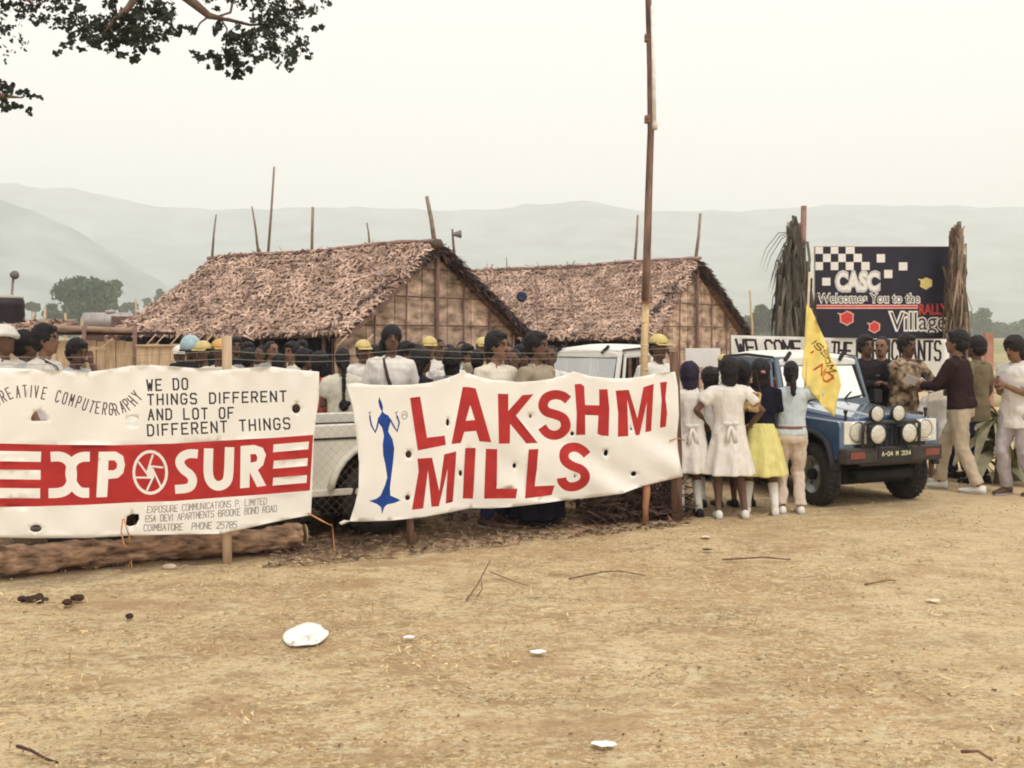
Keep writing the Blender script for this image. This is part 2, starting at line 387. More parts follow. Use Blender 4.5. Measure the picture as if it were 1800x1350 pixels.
def hills(name, prof, Y0, Y1, depthback, mat, amp, seed):
    """a mountain range whose crest follows prof (photo x -> crest row) at distance Y1"""
    xs = np.arange(-2600, 4400, 25.0); px = [p[0] for p in prof]; py = [p[1] for p in prof]
    T = np.linspace(0, 1.5, 34); V = []; nx = len(xs)
    for t in T:
        for x in xs:
            Y = Y0 + (Y1 - Y0) * t
            crest = (HY - np.interp(x, px, py)) / F * Y1 + amp * 14 * noise.noise((x * .02, seed, 0))+ amp * 6 * noise.noise((x * .07, seed, 2))
            s = t if t <= 1 else max(0, 1 - (t - 1) * 1.6); s = s ** 1.25
            X = (x - 900) / F * Y1
            gul = noise.noise((X * .006, Y * .0022, seed)) + .5 * noise.noise((X * .015, Y * .006, seed + 5))
            h = crest * s + amp * 55 * gul * s * (1 - s) * 2.2
            V.append((X, Y, h - 2))
    q = [(j * nx + i, j * nx + i + 1, (j + 1) * nx + i + 1, (j + 1) * nx + i) for j in range(len(T) - 1) for i in range(nx - 1)]
    props(fastmesh(name, np.array(V), np.array(q), mat, smooth=True), kind='structure')
HM = M('hazed_scrub', (.15, .21, .19), var=.3, scale=.012, bump=0, rgb2=(.21, .26, .25), detail=8)  # scrub paled and blued so its colour carries part of the haze
hills('far_hills', [(-2600, 400), (-1200, 330), (-400, 345), (0, 320), (120, 329), (230, 350), (262, 360), (380, 366), (520, 362), (700, 364), (800, 368), (900, 362), (985, 352), (1040, 352), (1110, 366), (1190, 370), (1240, 366), (1290, 371), (1350, 366), (1450, 358), (1600, 358), (1800, 362), (2400, 340), (3400, 390), (4400, 420)], 1500, 2700, 0, HM, .6, 1)
hills('near_spur', [(-2600, 430), (-1200, 330), (-400, 300), (-100, 335), (0, 346), (60, 368), (140, 405), (200, 440), (260, 480), (330, 520), (450, 560), (600, 592), (4400, 620)], 900, 1600, 0, HM, .5, 9)

hz = G(); hz.box((0, 1900, 248), (8600, 5000, 502))
hm = bpy.data.materials.new('haze_air'); hm.use_nodes = True; hn = hm.node_tree.nodes; hn.clear()
ho = hn.new('ShaderNodeOutputMaterial'); hv = hn.new('ShaderNodeVolumePrincipled'); hv.inputs['Density'].default_value = .00058; hv.inputs['Color'].default_value = (.94, .97, 1, 1)
hv.inputs['Anisotropy'].default_value = 0.0
hm.node_tree.links.new(hv.outputs[0], ho.inputs['Volume'])
hob = mk('haze', hz, hm); props(hob, kind='stuff')

# ------------------------------------------------------------------ trees far away
def leafcloud(blobs, n, size, rng, flat=.0):
    C = []; tot = sum(b[3] * b[4] * b[5] for b in blobs)
    for (x, y, z, a, b_, c) in blobs:
        k = int(n * a * b_ * c / tot) + 3
        v = rng.normal(size=(k, 3)); v /= np.linalg.norm(v, axis=1, keepdims=True); r = rng.random(k) ** .42
        C.append(v * r[:, None] * np.array([a, b_, c]) * (1 + .12 * rng.normal(size=(k, 1))) + np.array([x, y, z]))
    C = np.concatenate(C); k = len(C)
    D = rng.normal(size=(k, 3)); N = rng.normal(size=(k, 3)); N = N / np.linalg.norm(N, axis=1, keepdims=True)
    L = size * (.6 + .8 * rng.random(k))
    return strips(C, D, N, L, L * .6, L * .15, 1)
LEAF = M('leaf_dull_green', (.045, .095, .035), var=.3, scale=.4, bump=0, island=.45)
LEAF2 = M('leaf_olive_green', (.08, .125, .05), var=.3, scale=.4, bump=0, island=.4)
BARK = M('bark_grey_brown', (.16, .11, .085), var=.3, scale=6, bump=.4)
def far_tree(px, Y, base, top, wpx, label, seed, lobes=9, leaf=LEAF, group='trees on the plain behind the huts', shape='round', nleaf=5000, ls=.55):
    Y *= 2; ls *= 2; rng = np.random.default_rng(seed); x = gx(px, Y); H = (HY - top) / F * Y + CAMZ; w = wpx / F * Y / 2
    t = thing('tree', label, 'tree', (x, Y, 0), 0, group)
    g = G(); g.tube([(0, 0, -.1), (.05 * w, 0, H * .25), (-.04 * w, 0, H * .5), (0, 0, H * .8)], [H * .035, H * .028, H * .018, .02], 8)
    blobs = []
    for i in range(lobes):
        a = rng.random() * 6.28
        if shape == 'round':
            zz = H * (.28 + .6 * rng.random()); rr = w * (.75 * math.sqrt(max(.05, 1 - ((zz / H - .5) / .55) ** 2))) * rng.random() ** .5
            q = w * (.28 + .2 * rng.random()); blobs.append((rr * math.cos(a), rr * math.sin(a), min(zz, H - q * .8), q, q, q * .75))
        else:
            zz = H * (.3 + .65 * i / lobes); q = w * (.5 + .4 * rng.random()); blobs.append((w * .5 * rng.normal() * .6, w * .4 * rng.normal() * .6, min(zz, H - q * .7), q, q, q * .8))
        g.tube([(0, 0, H * .3), (blobs[-1][0] * .6, blobs[-1][1] * .6, (H * .3 + blobs[-1][2]) / 2 + .1), blobs[-1][:3]], [H * .015, H * .01, .02], 5)
    mk('trunk', g, BARK, t, True)
    V, Q = leafcloud(blobs, nleaf, ls, rng); o = fastmesh('crown', V, Q, leaf, t); o['kind'] = 'stuff'
far_tree(150, 150, 575, 486, 112, 'big round dark green tree left of the huts, behind the silver tanker', 1, 16, nleaf=9000, ls=.6)
far_tree(90, 160, 575, 530, 40, 'low pale green tree at the left foot of the big round tree', 2, 7, LEAF2, nleaf=2500, ls=.5)
far_tree(62, 190, 575, 528, 34, 'small faint tree just right of the black water tank', 12, 6, LEAF2, nleaf=1500, ls=.6)
far_tree(201, 170, 575, 484, 24, 'tall thin tree with two tufts right of the big round tree', 3, 6, LEAF2, shape='tall', nleaf=1800, ls=.5)
far_tree(228, 230, 575, 528, 44, 'low faint tree above the silver tanker', 4, 7, nleaf=1800, ls=.7)
far_tree(281, 240, 575, 498, 20, 'slender faint tree touching the left edge of the first hut roof', 5, 6, LEAF2, shape='tall', nleaf=1500, ls=.6)
far_tree(256, 250, 575, 520, 26, 'small faint tree between the tanker and the first hut roof', 13, 6, LEAF2, nleaf=1200, ls=.7)
for i, (px, Y, top, w) in enumerate([(1318, 190, 548, 60), (1345, 170, 536, 66), (1385, 200, 552, 70), (1700, 240, 545, 60), (1725, 230, 535, 44), (1765, 280, 566, 70), (1815, 260, 560, 60), (1860, 240, 556, 80)]):
    far_tree(px, Y, 580, top, w, ['hazy tree right of the second hut roof', 'broad hazy tree between second hut and palm frond post', 'hazy tree hidden mostly behind the left palm frond post',
     'hazy tree just right of the black board', 'taller hazy bush tree right of the black board', 'low hazy tree above the man at the right edge', 'low hazy tree at the right edge of the picture', 'hazy tree beyond the right edge'][i], 20 + i, 8, LEAF if i % 2 else LEAF2, nleaf=2500, ls=.75, group='hazy trees on the plain at the right')
# far tree belt that reads as one mass
rng = np.random.default_rng(77)
bl = []
for i in range(230):
    Y = 420 + 300 * rng.random(); x = (rng.random() * 2.6 - 1.3) * Y * .62; h = 4 + 5 * rng.random(); bl.append((x, Y, h * .45, 5 + 7 * rng.random(), 5, h * .6))
V, Q = leafcloud(bl, 26000, 2.0, rng); props(fastmesh('distant_woods', V, Q, LEAF), 'low hazy belt of trees along the plain before the hills', 'woods', kind='stuff')

# ------------------------------------------------------------------ overhanging tree, trunk just outside the frame at the left
def near_tree():
    t = thing('tree', 'near tree whose dark leafy branches hang into the top left corner', 'tree', (-7.2, 9.0, 0))
    g = G(); rng = np.random.default_rng(5); L0 = Vector(t.location)
    def Lp(px, py, Y): return pt(px, py, Y) - L0
    trunk = [Vector((0, 0, -.1)), Vector((.1, 0, 1.5)), Vector((0, .1, 3.2)), Vector((.3, 0, 5.0)), Vector((.9, -.3, 6.4))]
    g.tube(trunk, [.34, .27, .23, .17, .1], 12)
    ends = []
    def limb(pts, r0, r1):
        n = len(pts); g.tube(pts, [r0 + (r1 - r0) * i / (n - 1) for i in range(n)], 7)
    limb([trunk[3], Lp(-150, -160, 8.6), Lp(60, -180, 8.2), Lp(260, -60, 8), Lp(325, -8, 8), Lp(368, 28, 8), Lp(400, 35, 8)], .10, .012)
    limb([Lp(398, 34, 8), Lp(440, 44, 8.1), Lp(500, 40, 8.2)], .015, .006)
    limb([Lp(368, 28, 8), Lp(352, 40, 8), Lp(342, 58, 8), Lp(334, 62, 8)], .008, .004)
    limb([Lp(388, 34, 8), Lp(399, 50, 8.0), Lp(396, 90, 8)], .009, .004)
    limb([Lp(380, 30, 8), Lp(405, 22, 8), Lp(412, -10, 8), Lp(450, -60, 8)], .008, .012)
    limb([Lp(60, -180, 8.2), Lp(180, -80, 7.8), Lp(238, -5, 7.6), Lp(225, 15, 7.6), Lp(205, 30, 7.6), Lp(180, 60, 7.6)], .05, .006)
    limb([trunk[2], Lp(-180, 20, 8), Lp(-60, 120, 7.6), Lp(0, 168, 7.5), Lp(40, 172, 7.5)], .07, .004)
    limb([Lp(-150, -160, 8.6), Lp(-40, -60, 8), Lp(40, -10, 7.8), Lp(60, 10, 7.8)], .05, .006)
    limb([Lp(60, -180, 8.2), Lp(300, -160, 8), Lp(480, -60, 8), Lp(540, 20, 8)], .05, .005)
    # leaf clusters: photo x, y, half sizes, density
    cl = [(45, 8, 24, 22, 130), (38, -20, 60, 26, 200), (10, 12, 14, 14, 40), (10, 50, 10, 9, 28), (66, 40, 9, 5, 22), (88, 36, 14, 10, 30), (110, 33, 8, 8, 20), (105, 8, 22, 10, 60), (135, 18, 16, 18, 80), (125, -15, 40, 18, 120),
      (148, 48, 20, 20, 120), (170, 72, 15, 14, 90), (173, 38, 12, 12, 60), (195, 5, 14, 14, 60), (215, 35, 26, 22, 200), (240, 50, 22, 26, 170), (215, 62, 28, 20, 160), (248, 12, 18, 14, 90), (285, 18, 20, 18, 160), (292, 28, 16, 12, 100), (262, 58, 26, 16, 130), (300, 52, 12, 14, 70), (130, 62, 12, 12, 40),
      (110, 80, 12, 6, 26), (98, 92, 8, 4, 14), (128, 65, 8, 14, 30), (145, 84, 7, 6, 20), (200, 82, 9, 6, 60), (215, 98, 12, 7, 40), (238, 106, 14, 8, 50), (250, 90, 10, 8, 36), (275, 88, 8, 8, 26), (180, 50, 60, 20, 200), (240, 75, 40, 12, 80),
      (334, 52, 8, 10, 40), (320, 48, 12, 4, 22), (385, 52, 9, 14, 40), (402, 70, 14, 10, 60), (430, 62, 22, 20, 170), (432, 82, 18, 14, 120), (460, 40, 30, 26, 170), (490, 20, 34, 22, 200), (500, 45, 28, 20, 110), (480, 75, 26, 22, 150), (505, 95, 22, 14, 80), (510, 112, 9, 10, 36), (530, 70, 16, 16, 50), (545, 98, 12, 6, 18), (560, 48, 18, 6, 26), (575, 12, 10, 12, 16), (540, 15, 24, 20, 60),
      (352, 98, 14, 9, 60), (375, 106, 12, 10, 70), (385, 118, 10, 6, 40), (400, 100, 16, 14, 90), (420, 112, 18, 12, 90), (418, 130, 9, 8, 40), (440, 118, 10, 8, 30), (460, 105, 18, 10, 60), (430, -10, 40, 14, 120), (380, 5, 16, 10, 30), (365, -8, 20, 10, 30), (470, -20, 80, 16, 220),
      (10, 155, 13, 10, 60), (3, 172, 12, 14, 80), (35, 165, 14, 7, 46), (52, 168, 10, 5, 26), (68, 171, 6, 3, 8), (30, 186, 14, 6, 44), (12, 192, 14, 6, 34), (50, 190, 8, 4, 12), (52, 199, 5, 3, 8), (-30, 165, 30, 24, 120), (-40, 60, 50, 60, 300)]
    C = []
    for (x, y, a, b_, n) in cl:
        n = int(n * 1.55); v = rng.normal(size=(n, 3)) * .55
        # leaves gather in small sprays
        k = max(3, n // 9); ctr = rng.normal(size=(k, 3)) * .55; v = ctr[rng.integers(0, k, n)] + rng.normal(size=(n, 3)) * .17
        Y = 7.9 + v[:, 1] * .5
        C.append(np.stack([(x + v[:, 0] * a - 900) / F * Y - L0.x, Y - L0.y, CAMZ - (y + v[:, 2] * b_ - HY) / F * Y], 1))
    C = np.concatenate(C); k = len(C); D = rng.normal(size=(k, 3)); N = rng.normal(size=(k, 3)); N /= np.linalg.norm(N, axis=1, keepdims=True)
    L = .031 * (.6 + .7 * rng.random(k)); V, Q = strips(C, D, N, L, L * .62, L * .12, 2)
    mk('trunk', g, BARK, t, True); o = fastmesh('foliage', V, Q, M('leaf_dark', (.028, .036, .026), var=.2, scale=2, bump=0, island=.4), t); o['kind'] = 'stuff'
    rng2 = np.random.default_rng(6)
    V, Q = leafcloud([(.6, -.2, 7.4, 2.6, 2.6, 1.2), (-1.2, .8, 6.6, 2.2, 2.4, 1.2), (1.4, -1, 8.2, 2.6, 2, 1)], 9000, .1, rng2)
    V = V.copy(); o = fastmesh('crown', V, Q, MATS['leaf_dark'], t); o['kind'] = 'stuff'
near_tree()
# ------------------------------------------------------------------ thatched huts
THATCH = M('palm_thatch', (.36, .235, .18), var=.25, scale=1.6, bump=.2, island=.33, rgb2=(.49, .35, .27))
THBASE = M('thatch_base', (.20, .125, .10), var=.3, scale=6, bump=.6)
STICK = M('brown_stick', (.20, .12, .10), var=.25, scale=8, bump=.3)
PALESTICK = M('pale_stick', (.50, .38, .25), var=.2, scale=10, bump=.3)
MATP = M('woven_palm_mat', (.33, .23, .165), var=.42, scale=2.6, bump=.6, bscale=14, obj=.22, rgb2=(.50, .37, .28), stretch=(1, 1, 2.2))
REED = M('reed_mat', (.58, .42, .255), var=.25, scale=5, bump=.5, stretch=(3, 3, .4), obj=.08)
NAVY = M('interior_dark_navy', (.012, .014, .028), var=.2, scale=3, bump=.2, rough=.6)
def hut(label, A, L, w, hr, he, ang, seed, poles, panels=(7, 4), extra=None):
    rng = np.random.default_rng(seed)
    t = thing('thatched_hut', label, 'hut', (A[0], A[1], 0), R(ang), 'thatched huts')
    sl = math.hypot(w, hr - he)
    over = .16
    # roof slabs
    for sgn, nm in ((1, 'front'), (-1, 'back')):
        g = G(); x0, x1 = -.05 if sgn > 0 else -over, L
        e0, e1 = ((-.5 if sgn > 0 else x0), L - .5)
        n = 16; top = []; bot = []
        for i in range(n + 1):
            a = i / n; xr = x0 + (x1 - x0) * a; xe = e0 + (e1 - e0) * a
            rz = hr + .05 * math.sin(3.1 * a + seed) + .03 * math.sin(9 * a)
            ez = he + .03 * math.sin(8 * a + seed)
            top.append((xr, xe, rz, ez))
        vs = []; m = 8
        for (xr, xe, rz, ez) in top:
            for j in range(m + 1):
                b = j / m; sag = -.06 * math.sin(math.pi * b)
                vs.append((xr + (xe - xr) * b, sgn * w * b, rz + (ez - rz) * b + sag))
        N0 = len(vs); vs += [(x, y, z - .13) for x, y, z in vs]; fs = []
        for i in range(n):
            for j in range(m):
                a = i * (m + 1) + j; fs += [(a, a + 1, a + m + 2, a + m + 1), (N0 + a, N0 + a + m + 1, N0 + a + m + 2, N0 + a + 1)]
        for i in range(n):
            for j0 in (0, m):
                a = i * (m + 1) + j0; fs.append((a, a + m + 1, N0 + a + m + 1, N0 + a))
        for j in range(m):
            for i0 in (0, n):
                a = i0 * (m + 1) + j; fs.append((a, a + 1, N0 + a + 1, N0 + a))
        g.add(vs, fs); roof = mk('roof', g, THBASE, t)
        # leaf strips
        k = int((3300 if sgn > 0 else 600) * L)
        u = rng.random(k); v = rng.random(k) ** .95 * 1.03; nc = 15; v = np.where(rng.random(k) < .6, (np.floor(v * nc) + .75 + .12 * rng.normal(size=k)) / nc, v)
        rz = hr + .05 * np.sin(3.1 * u + seed) + .03 * np.sin(9 * u); ez = he + .03 * np.sin(8 * u + seed)
        xr = x0 + (x1 - x0) * u; xe = e0 + (e1 - e0) * u
        C = np.stack([xr + (xe - xr) * v, sgn * w * v, rz + (ez - rz) * v - .06 * np.sin(np.pi * np.minimum(v, 1)) + .01 + .05 * rng.random(k) + .035 * ((v * nc) % 1)], 1)
        Nn = np.array([0, sgn * (hr - he), w]) / sl; Dn = np.array([0, sgn * w, -(hr - he)]) / sl
        th = rng.normal(size=k) * .55 + np.where(rng.random(k) < .5, 0, 1.35)
        D = np.outer(np.cos(th), Dn) + np.outer(np.sin(th), [1, 0, 0]) + np.outer(rng.normal(size=k) * .22, Nn)
        N = Nn + rng.normal(size=(k, 3)) * .35; N /= np.linalg.norm(N, axis=1, keepdims=True)
        Ln = .10 + .26 * rng.random(k) ** 1.6
        V, Q = strips(C, D, N, Ln, .022 + .045 * rng.random(k), Ln * (.1 + .22 * rng.random(k)), 2)
        o = fastmesh('thatch_leaves', V, Q, THATCH, roof); o['kind'] = 'stuff'
        # battens over the thatch
        if sgn > 0:
            for xa in [2.35, 4.1, 5.3, 6.9][:4]:
                gg = G(); xb = xa - 2.2
                gg.tube([(xa, .1, hr - .02), ((xa + xb) / 2, w * .5, (hr + he) / 2 + .06), (xb, w * .98, he + .09)], [.022, .026, .02], 6); mk('roof_batten', gg, STICK, t, True)
    # verge tufts on the gable side and ridge
    k = 3200; v = rng.random(k); sg = np.where(rng.random(k) < .78, -1, 1)
    C = np.stack([-(over * rng.random(k) * (sg < 0)) - .06, sg * w * v * 1.04, hr + (he - hr) * v - .16 + .22 * rng.random(k)], 1)
    D = np.stack([-.6 - .4 * rng.random(k), sg * w * (.2 + rng.random(k)) / sl, -(hr - he) * (.3 + rng.random(k)) / sl], 1) + rng.normal(size=(k, 3)) * .2
    N = rng.normal(size=(k, 3)) * .5 + np.array([-.3, 0, 1]); N /= np.linalg.norm(N, axis=1, keepdims=True)
    Ln = .16 + .26 * rng.random(k); V, Q = strips(C, D, N, Ln, .03 + .04 * rng.random(k), Ln * .15, 2); o = fastmesh('verge_leaves', V, Q, M('shaded_thatch', (.085, .052, .048), var=.3, scale=4, bump=.1, island=.5), t); o['kind'] = 'stuff'  # verge leaves coloured dark as painted shade under the roof overhang
    g = G(); pts = [(x, .05, hr + .10 + .05 * math.sin(3.1 * x / L + seed) + .03 * math.sin(9 * x / L) + .012 * math.sin(21 * x)) for x in np.linspace(-.2, L + .1, 26)]
    g.tube(pts, [.045 + .012 * math.sin(i * 2.1) for i in range(26)], 7); mk('ridge_pole', g, M('pinkish_pole', (.33, .21, .18), var=.3, scale=6, bump=.4), t, True)
    k = 520; xx = rng.random(k) * L; C = np.stack([xx, .08 * rng.normal(size=k), hr + .06 + .05 * rng.random(k)], 1); D = np.stack([rng.normal(size=k) * 1.2, rng.normal(size=k), .35 * rng.normal(size=k)], 1); N = rng.normal(size=(k, 3)) * .5 + [0, 0, 1]; N /= np.linalg.norm(N, axis=1, keepdims=True)
    V, Q = strips(C, D, N, .12 + .3 * rng.random(k) ** 2, .015 + .03 * rng.random(k), .05 * rng.random(k), 2); o = fastmesh('ridge_leaves', V, Q, THATCH, t); o['kind'] = 'stuff'
    # gable: mats clipped to the triangle
    nx_, nz = panels; dz = (hr - .12 - .0) / 5.6; dy = 2 * w * .96 / nx_
    def roofz(y): return hr - .14 - (hr - he) * abs(y) / w
    zr = 0; row = 0; g = G()
    zs = [0.02]
    while zs[-1] < hr: zs.append(zs[-1] + dz)
    for r_ in range(len(zs) - 1):
        for c_ in range(nx_):
            ya, yb = -w * .96 + c_ * dy, -w * .96 + (c_ + 1) * dy; za, zb = zs[r_], zs[r_ + 1]
            ys_ = np.linspace(ya + .012, yb - .012, 7); topz = [min(zb - .012, roofz(y)) for y in ys_]
            if max(topz) < za + .06: continue
            poly = [(ys_[0], za), (ys_[-1], za)] + [(float(y), float(max(z, za + .001))) for y, z in list(zip(ys_, topz))[::-1]]
            gg = G(); pr = .012 * rng.random(); gg.prism([(float(a), float(b)) for a, b in poly], 'x', .02 - pr, .05); mk('mat_panel', gg, MATP, t)
    g = G(); g.box((.13, 0, he / 2), (.02, 2 * w * .95, he)); g.prism([(-w * .93, he), (w * .93, he), (0, hr - .2)], 'x', .12, .14); mk('wall', g, THBASE, t)
    for i, y in enumerate(np.linspace(-w * .62, w * .62, 5)):
        g = G(); zt = roofz(y); th = .05 if i == 2 else .02
        g.tube([(-.02 - th, y, 0), (-.02 - th, y + .02, zt * .5), (-.02 - th, y, zt + (.1 if i == 2 else -.03))], th, 7); mk('gable_post', g, STICK, t, True)
    for z in zs[1:]:
        if z > hr - .3: break
        hw = min(w * .95, (hr - .14 - z) / (hr - he) * w) - .05
        g = G(); g.tube([(-.03, -hw, z), (-.035, 0, z + .012), (-.03, hw, z)], .013, 6); mk('gable_batten', g, M('batten_brown', (.25, .165, .125), var=.3, scale=8), t, True)
    # other walls, posts, dark sheet painting the shaded interior under the front eave
    g = G(); g.box((L / 2, -w + .25, he / 2), (L, .05, he)); g.box((L, 0, he / 2 + .2), (.05, 2 * w - .5, he + .4)); mk('wall', g, THBASE, t)
    for x in np.linspace(.3, L, 5):
        g = G(); g.tube([(x, w - .12, 0), (x, w - .1, he - .02)], .045, 8); mk('post', g, STICK, t, True)
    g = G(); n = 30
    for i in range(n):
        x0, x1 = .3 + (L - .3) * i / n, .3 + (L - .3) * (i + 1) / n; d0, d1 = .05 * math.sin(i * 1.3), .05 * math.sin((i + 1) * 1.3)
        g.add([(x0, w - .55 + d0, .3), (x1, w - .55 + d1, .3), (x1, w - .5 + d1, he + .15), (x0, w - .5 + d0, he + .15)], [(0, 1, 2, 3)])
    o = mk('dark_interior_sheet', g, NAVY, t, True); s_ = o.modifiers.new('c', 'SOLIDIFY'); s_.thickness = .01
    for (pts, r0, r1) in poles:
        g = G(); Y = None; pp = [pt(a, b, c) for a, b, c in pts]; n = len(pp)
        g.tube(pp, [r0 + (r1 - r0) * i / (n - 1) for i in range(n)], 6); mk('roof_pole', g, M('grey_stick', (.27, .21, .17), var=.25, scale=8, bump=.3), t, True, world=True)
    return t
def ridge_Y(A, px, ang=145):
    c, s_ = math.cos(R(ang)), math.sin(R(ang)); k = (px - 900) / F; u = (k * A[1] - A[0]) / (c - k * s_); return A[1] + u * s_
A1 = (gx(765, 24), 24.0); A2 = (gx(1222, 30), 30.0)
def pole(A, pts, r0=.035, r1=.02):
    return ([(a, b, ridge_Y(A, pts[0][0])) for a, b in pts], r0, r1)
h1 = hut('large thatched hut on the left with the dark ball on its gable peak', A1, 7.5, 3.25, 3.62, 1.74, 145, 1,
    [pole(A1, [(373, 450), (376, 410), (380, 377)]), pole(A1, [(454, 445), (449, 400), (443, 363)]), pole(A1, [(471, 448), (477, 370), (482, 293)], .035, .025), pole(A1, [(548, 445), (549, 400), (550, 364)], .035, .035),
     pole(A1, [(650, 440), (648, 410), (645, 392)], .025, .018), pole(A1, [(765, 435), (758, 385), (750, 345)], .055, .04)])
h2 = hut('smaller looking thatched hut behind, right of the tall bamboo pole base', A2, 8.0, 3.3, 3.66, 1.68, 145, 2,
    [pole(A2, [(1115, 472), (1119, 420), (1121, 378)], .045, .03), pole(A2, [(1221, 470), (1228, 415), (1231, 375)], .05, .035), pole(A2, [(998, 478), (997, 460)], .02, .015), pole(A2, [(892, 480), (890, 452)], .02, .015)])
g = G(); c = pt(768, 429, 23.8); g.ball(c, (.14, .14, .12)); o = mk('straw_ball', g, M('dark_straw', (.10, .075, .055), var=.4, scale=20, bump=.8), None, True); props(o, 'dark round straw ball sitting on the peak of the left hut', 'ball')
t = thing('roof_horn', 'small horn speaker on a stick behind the right slope of the left hut', 'loudspeaker', pt(799, 452, 25.2) * 1)
g = G(); g.tube([pt(801, 470, 25.2), pt(797, 430, 25.2), pt(795, 403, 25.2)], [.035, .03, .025], 6); mk('pole', g, STICK, t, True, world=True)
g = G(); b0 = pt(795, 412, 25.2); g.tube([b0, b0 + Vector((.06, -.02, 0)), b0 + Vector((.2, -.05, .0))], [.03, .05, .1], 10); mk('horn', g, M('horn_grey', (.2, .2, .19)), t, True, world=True)
bY = 30.4
t = thing('roof_basin', 'small dark blue basin hanging on the second hut roof near its left end', 'basin', pt(917, 522, bY))
g = G(); g.lathe([(-.03, .09), (-.12, .15), (-.14, .15), (-.10, .06)], (0, -.1, 0), 'y', 16); mk('bowl', g, M('dark_blue_plastic', (.02, .035, .08), rough=.4), t, True)
g = G(); g.box((-.18, -.02, 0), (.03, .04, .45)); mk('bracket', g, PALESTICK, t)
# ------------------------------------------------------------------ left shack, reed fence, tank, tanker
t = thing('reed_shack', 'low shack with reed mat walls and a log roof edge left of the huts', 'shack', (gx(150, 20), 20, 0))
x0, x1 = gx(83, 20), gx(238, 20)
n = 9
for i in range(n):
    g = G(); a = x0 + (x1 - x0) * i / n; b_ = x0 + (x1 - x0) * (i + 1) / n; g.box(((a + b_) / 2, 20 + .02 * (i % 2), .8), (b_ - a - .012, .03, 1.62 - .04 * (i % 3))); mk('reed_panel', g, REED, t, world=True)
g = G(); g.tube([(x0 - .1, 19.85, 1.83), (x0 + .8, 19.85, 1.80), (x1 + .05, 19.85, 1.77)], [.06, .055, .05], 8); mk('roof_beam', g, M('weathered_log', (.36, .25, .18), var=.3, scale=4, bump=.5), t, True, world=True)
g = G(); g.box(((x0 + x1) / 2 - .2, 21, 1.72), (x1 - x0 + .6, 2.2, .06)); mk('roof', g, M('dark_roof_boards', (.06, .035, .03), var=.3, scale=5), t, world=True)
for px in (237, 148):
    g = G(); g.tube([pt(px, 590, 19.8).to_2d().to_3d(), (gx(px, 19.8), 19.8, 1.85)], .04, 7); mk('post', g, STICK, t, True, world=True)
g = G(); g.box((x1 - .6, 19.78, 1.45), (.28, .05, .06)); g.box((x1 - .45, 19.78, 1.53), (.3, .04, .03), Matrix.Rotation(R(-40), 3, 'Y')); mk('pale_bracket', g, PALESTICK, t, world=True)
t = thing('reed_shack', 'shack with a sloping brown thatch roof under the black water tank', 'shack', (gx(20, 21), 21, 0))
g = G(); g.prism([(20.2, 1.62), (22.4, 1.95), (22.4, 1.88), (20.2, 1.55)], 'x', gx(-120, 21), gx(84, 21)); rf = mk('roof', g, THBASE, t, world=True)
rng = np.random.default_rng(8); k = 1500; C = np.stack([gx(-120, 21) + (gx(84, 21) - gx(-120, 21)) * rng.random(k) - t.location.x, -.8 + 2.2 * rng.random(k), 0 * rng.random(k)], 1); C[:, 2] = 1.65 + (C[:, 1] + .8) / 2.2 * .33
V, Q = strips(C, rng.normal(size=(k, 3)) * [1, 1, .2], np.tile([0, -.15, 1.0], (k, 1)) + rng.normal(size=(k, 3)) * .2, .2 + .2 * rng.random(k), .03 + .04 * rng.random(k), .03 * np.ones(k), 2); o = fastmesh('thatch_leaves', V, Q, THATCH, rf); o['kind'] = 'stuff'; o.matrix_parent_inverse = Matrix()
for i in range(8):
    g = G(); a = gx(-120 + i * 25, 20.3); g.box((a + .13, 20.3, .78), (.255, .03, 1.56)); mk('reed_panel', g, REED, t, world=True)
# reed fence under the hut eave
t = thing('reed_fence', 'low reed mat fence under the left eave of the big hut', 'fence', (gx(285, 19.6), 19.6, 0))
for i in range(5):
    g = G(); a = gx(240 + i * 20, 19.6); b_ = gx(260 + i * 20, 19.6); g.box(((a + b_) / 2, 19.6, .78), (b_ - a - .01, .03, 1.48 + .02 * (i % 2))); mk('reed_panel', g, REED, t, world=True)
g = G(); g.box((gx(290, 19.58), 19.56, 1.50), (gx(340, 19.6) - gx(240, 19.6), .03, .03)); mk('rail', g, PALESTICK, t, world=True)
NTH = ['first', 'second', 'third', 'fourth', 'fifth', 'sixth', 'seventh']
for i, px in enumerate((252, 268, 294, 352, 372, 590, 634)):
    o_ = G(); a = pt(px, 612, 19.7); b_ = pt(px + 22, 588, 19.9); o_.tube([a, b_], .012, 5); props(mk('slanting_stick', o_, PALESTICK, None, True), NTH[i] + ' from left of the thin pale sticks slanting under the big hut eave', 'stick', 'slanting sticks under the hut eave')
# water tank on a stand
BLK = M('black_plastic', (.022, .018, .022), rough=.5, var=.2, scale=4, bump=.1)
t = thing('water_tank', 'black ribbed water tank standing on the shack roof at the left edge', 'water tank', (gx(8, 22), 22, 0))
g = G(); g.lathe([(1.86, .37), (1.9, .385), (2.05, .375), (2.08, .385), (2.25, .375), (2.28, .385), (2.4, .37), (2.44, .33)], (0, 0, 0), 'z', 28); mk('barrel', g, BLK, t, True)
g = G(); g.lathe([(2.43, .36), (2.47, .36), (2.5, .15), (2.52, .12)], (0, 0, 0), 'z', 24); mk('lid', g, M('grey_lid', (.4, .38, .35)), t, True)
for a in range(4):
    g = G(); g.box((.28 * math.cos(a * 1.57 + .7), .28 * math.sin(a * 1.57 + .7), .93), (.06, .06, 1.86)); mk('stand_leg', g, STICK, t)
t = thing('lamp_pole', 'thin pole with a round floodlight rising behind the water tank', 'lamp', (gx(19, 24), 24, 0))
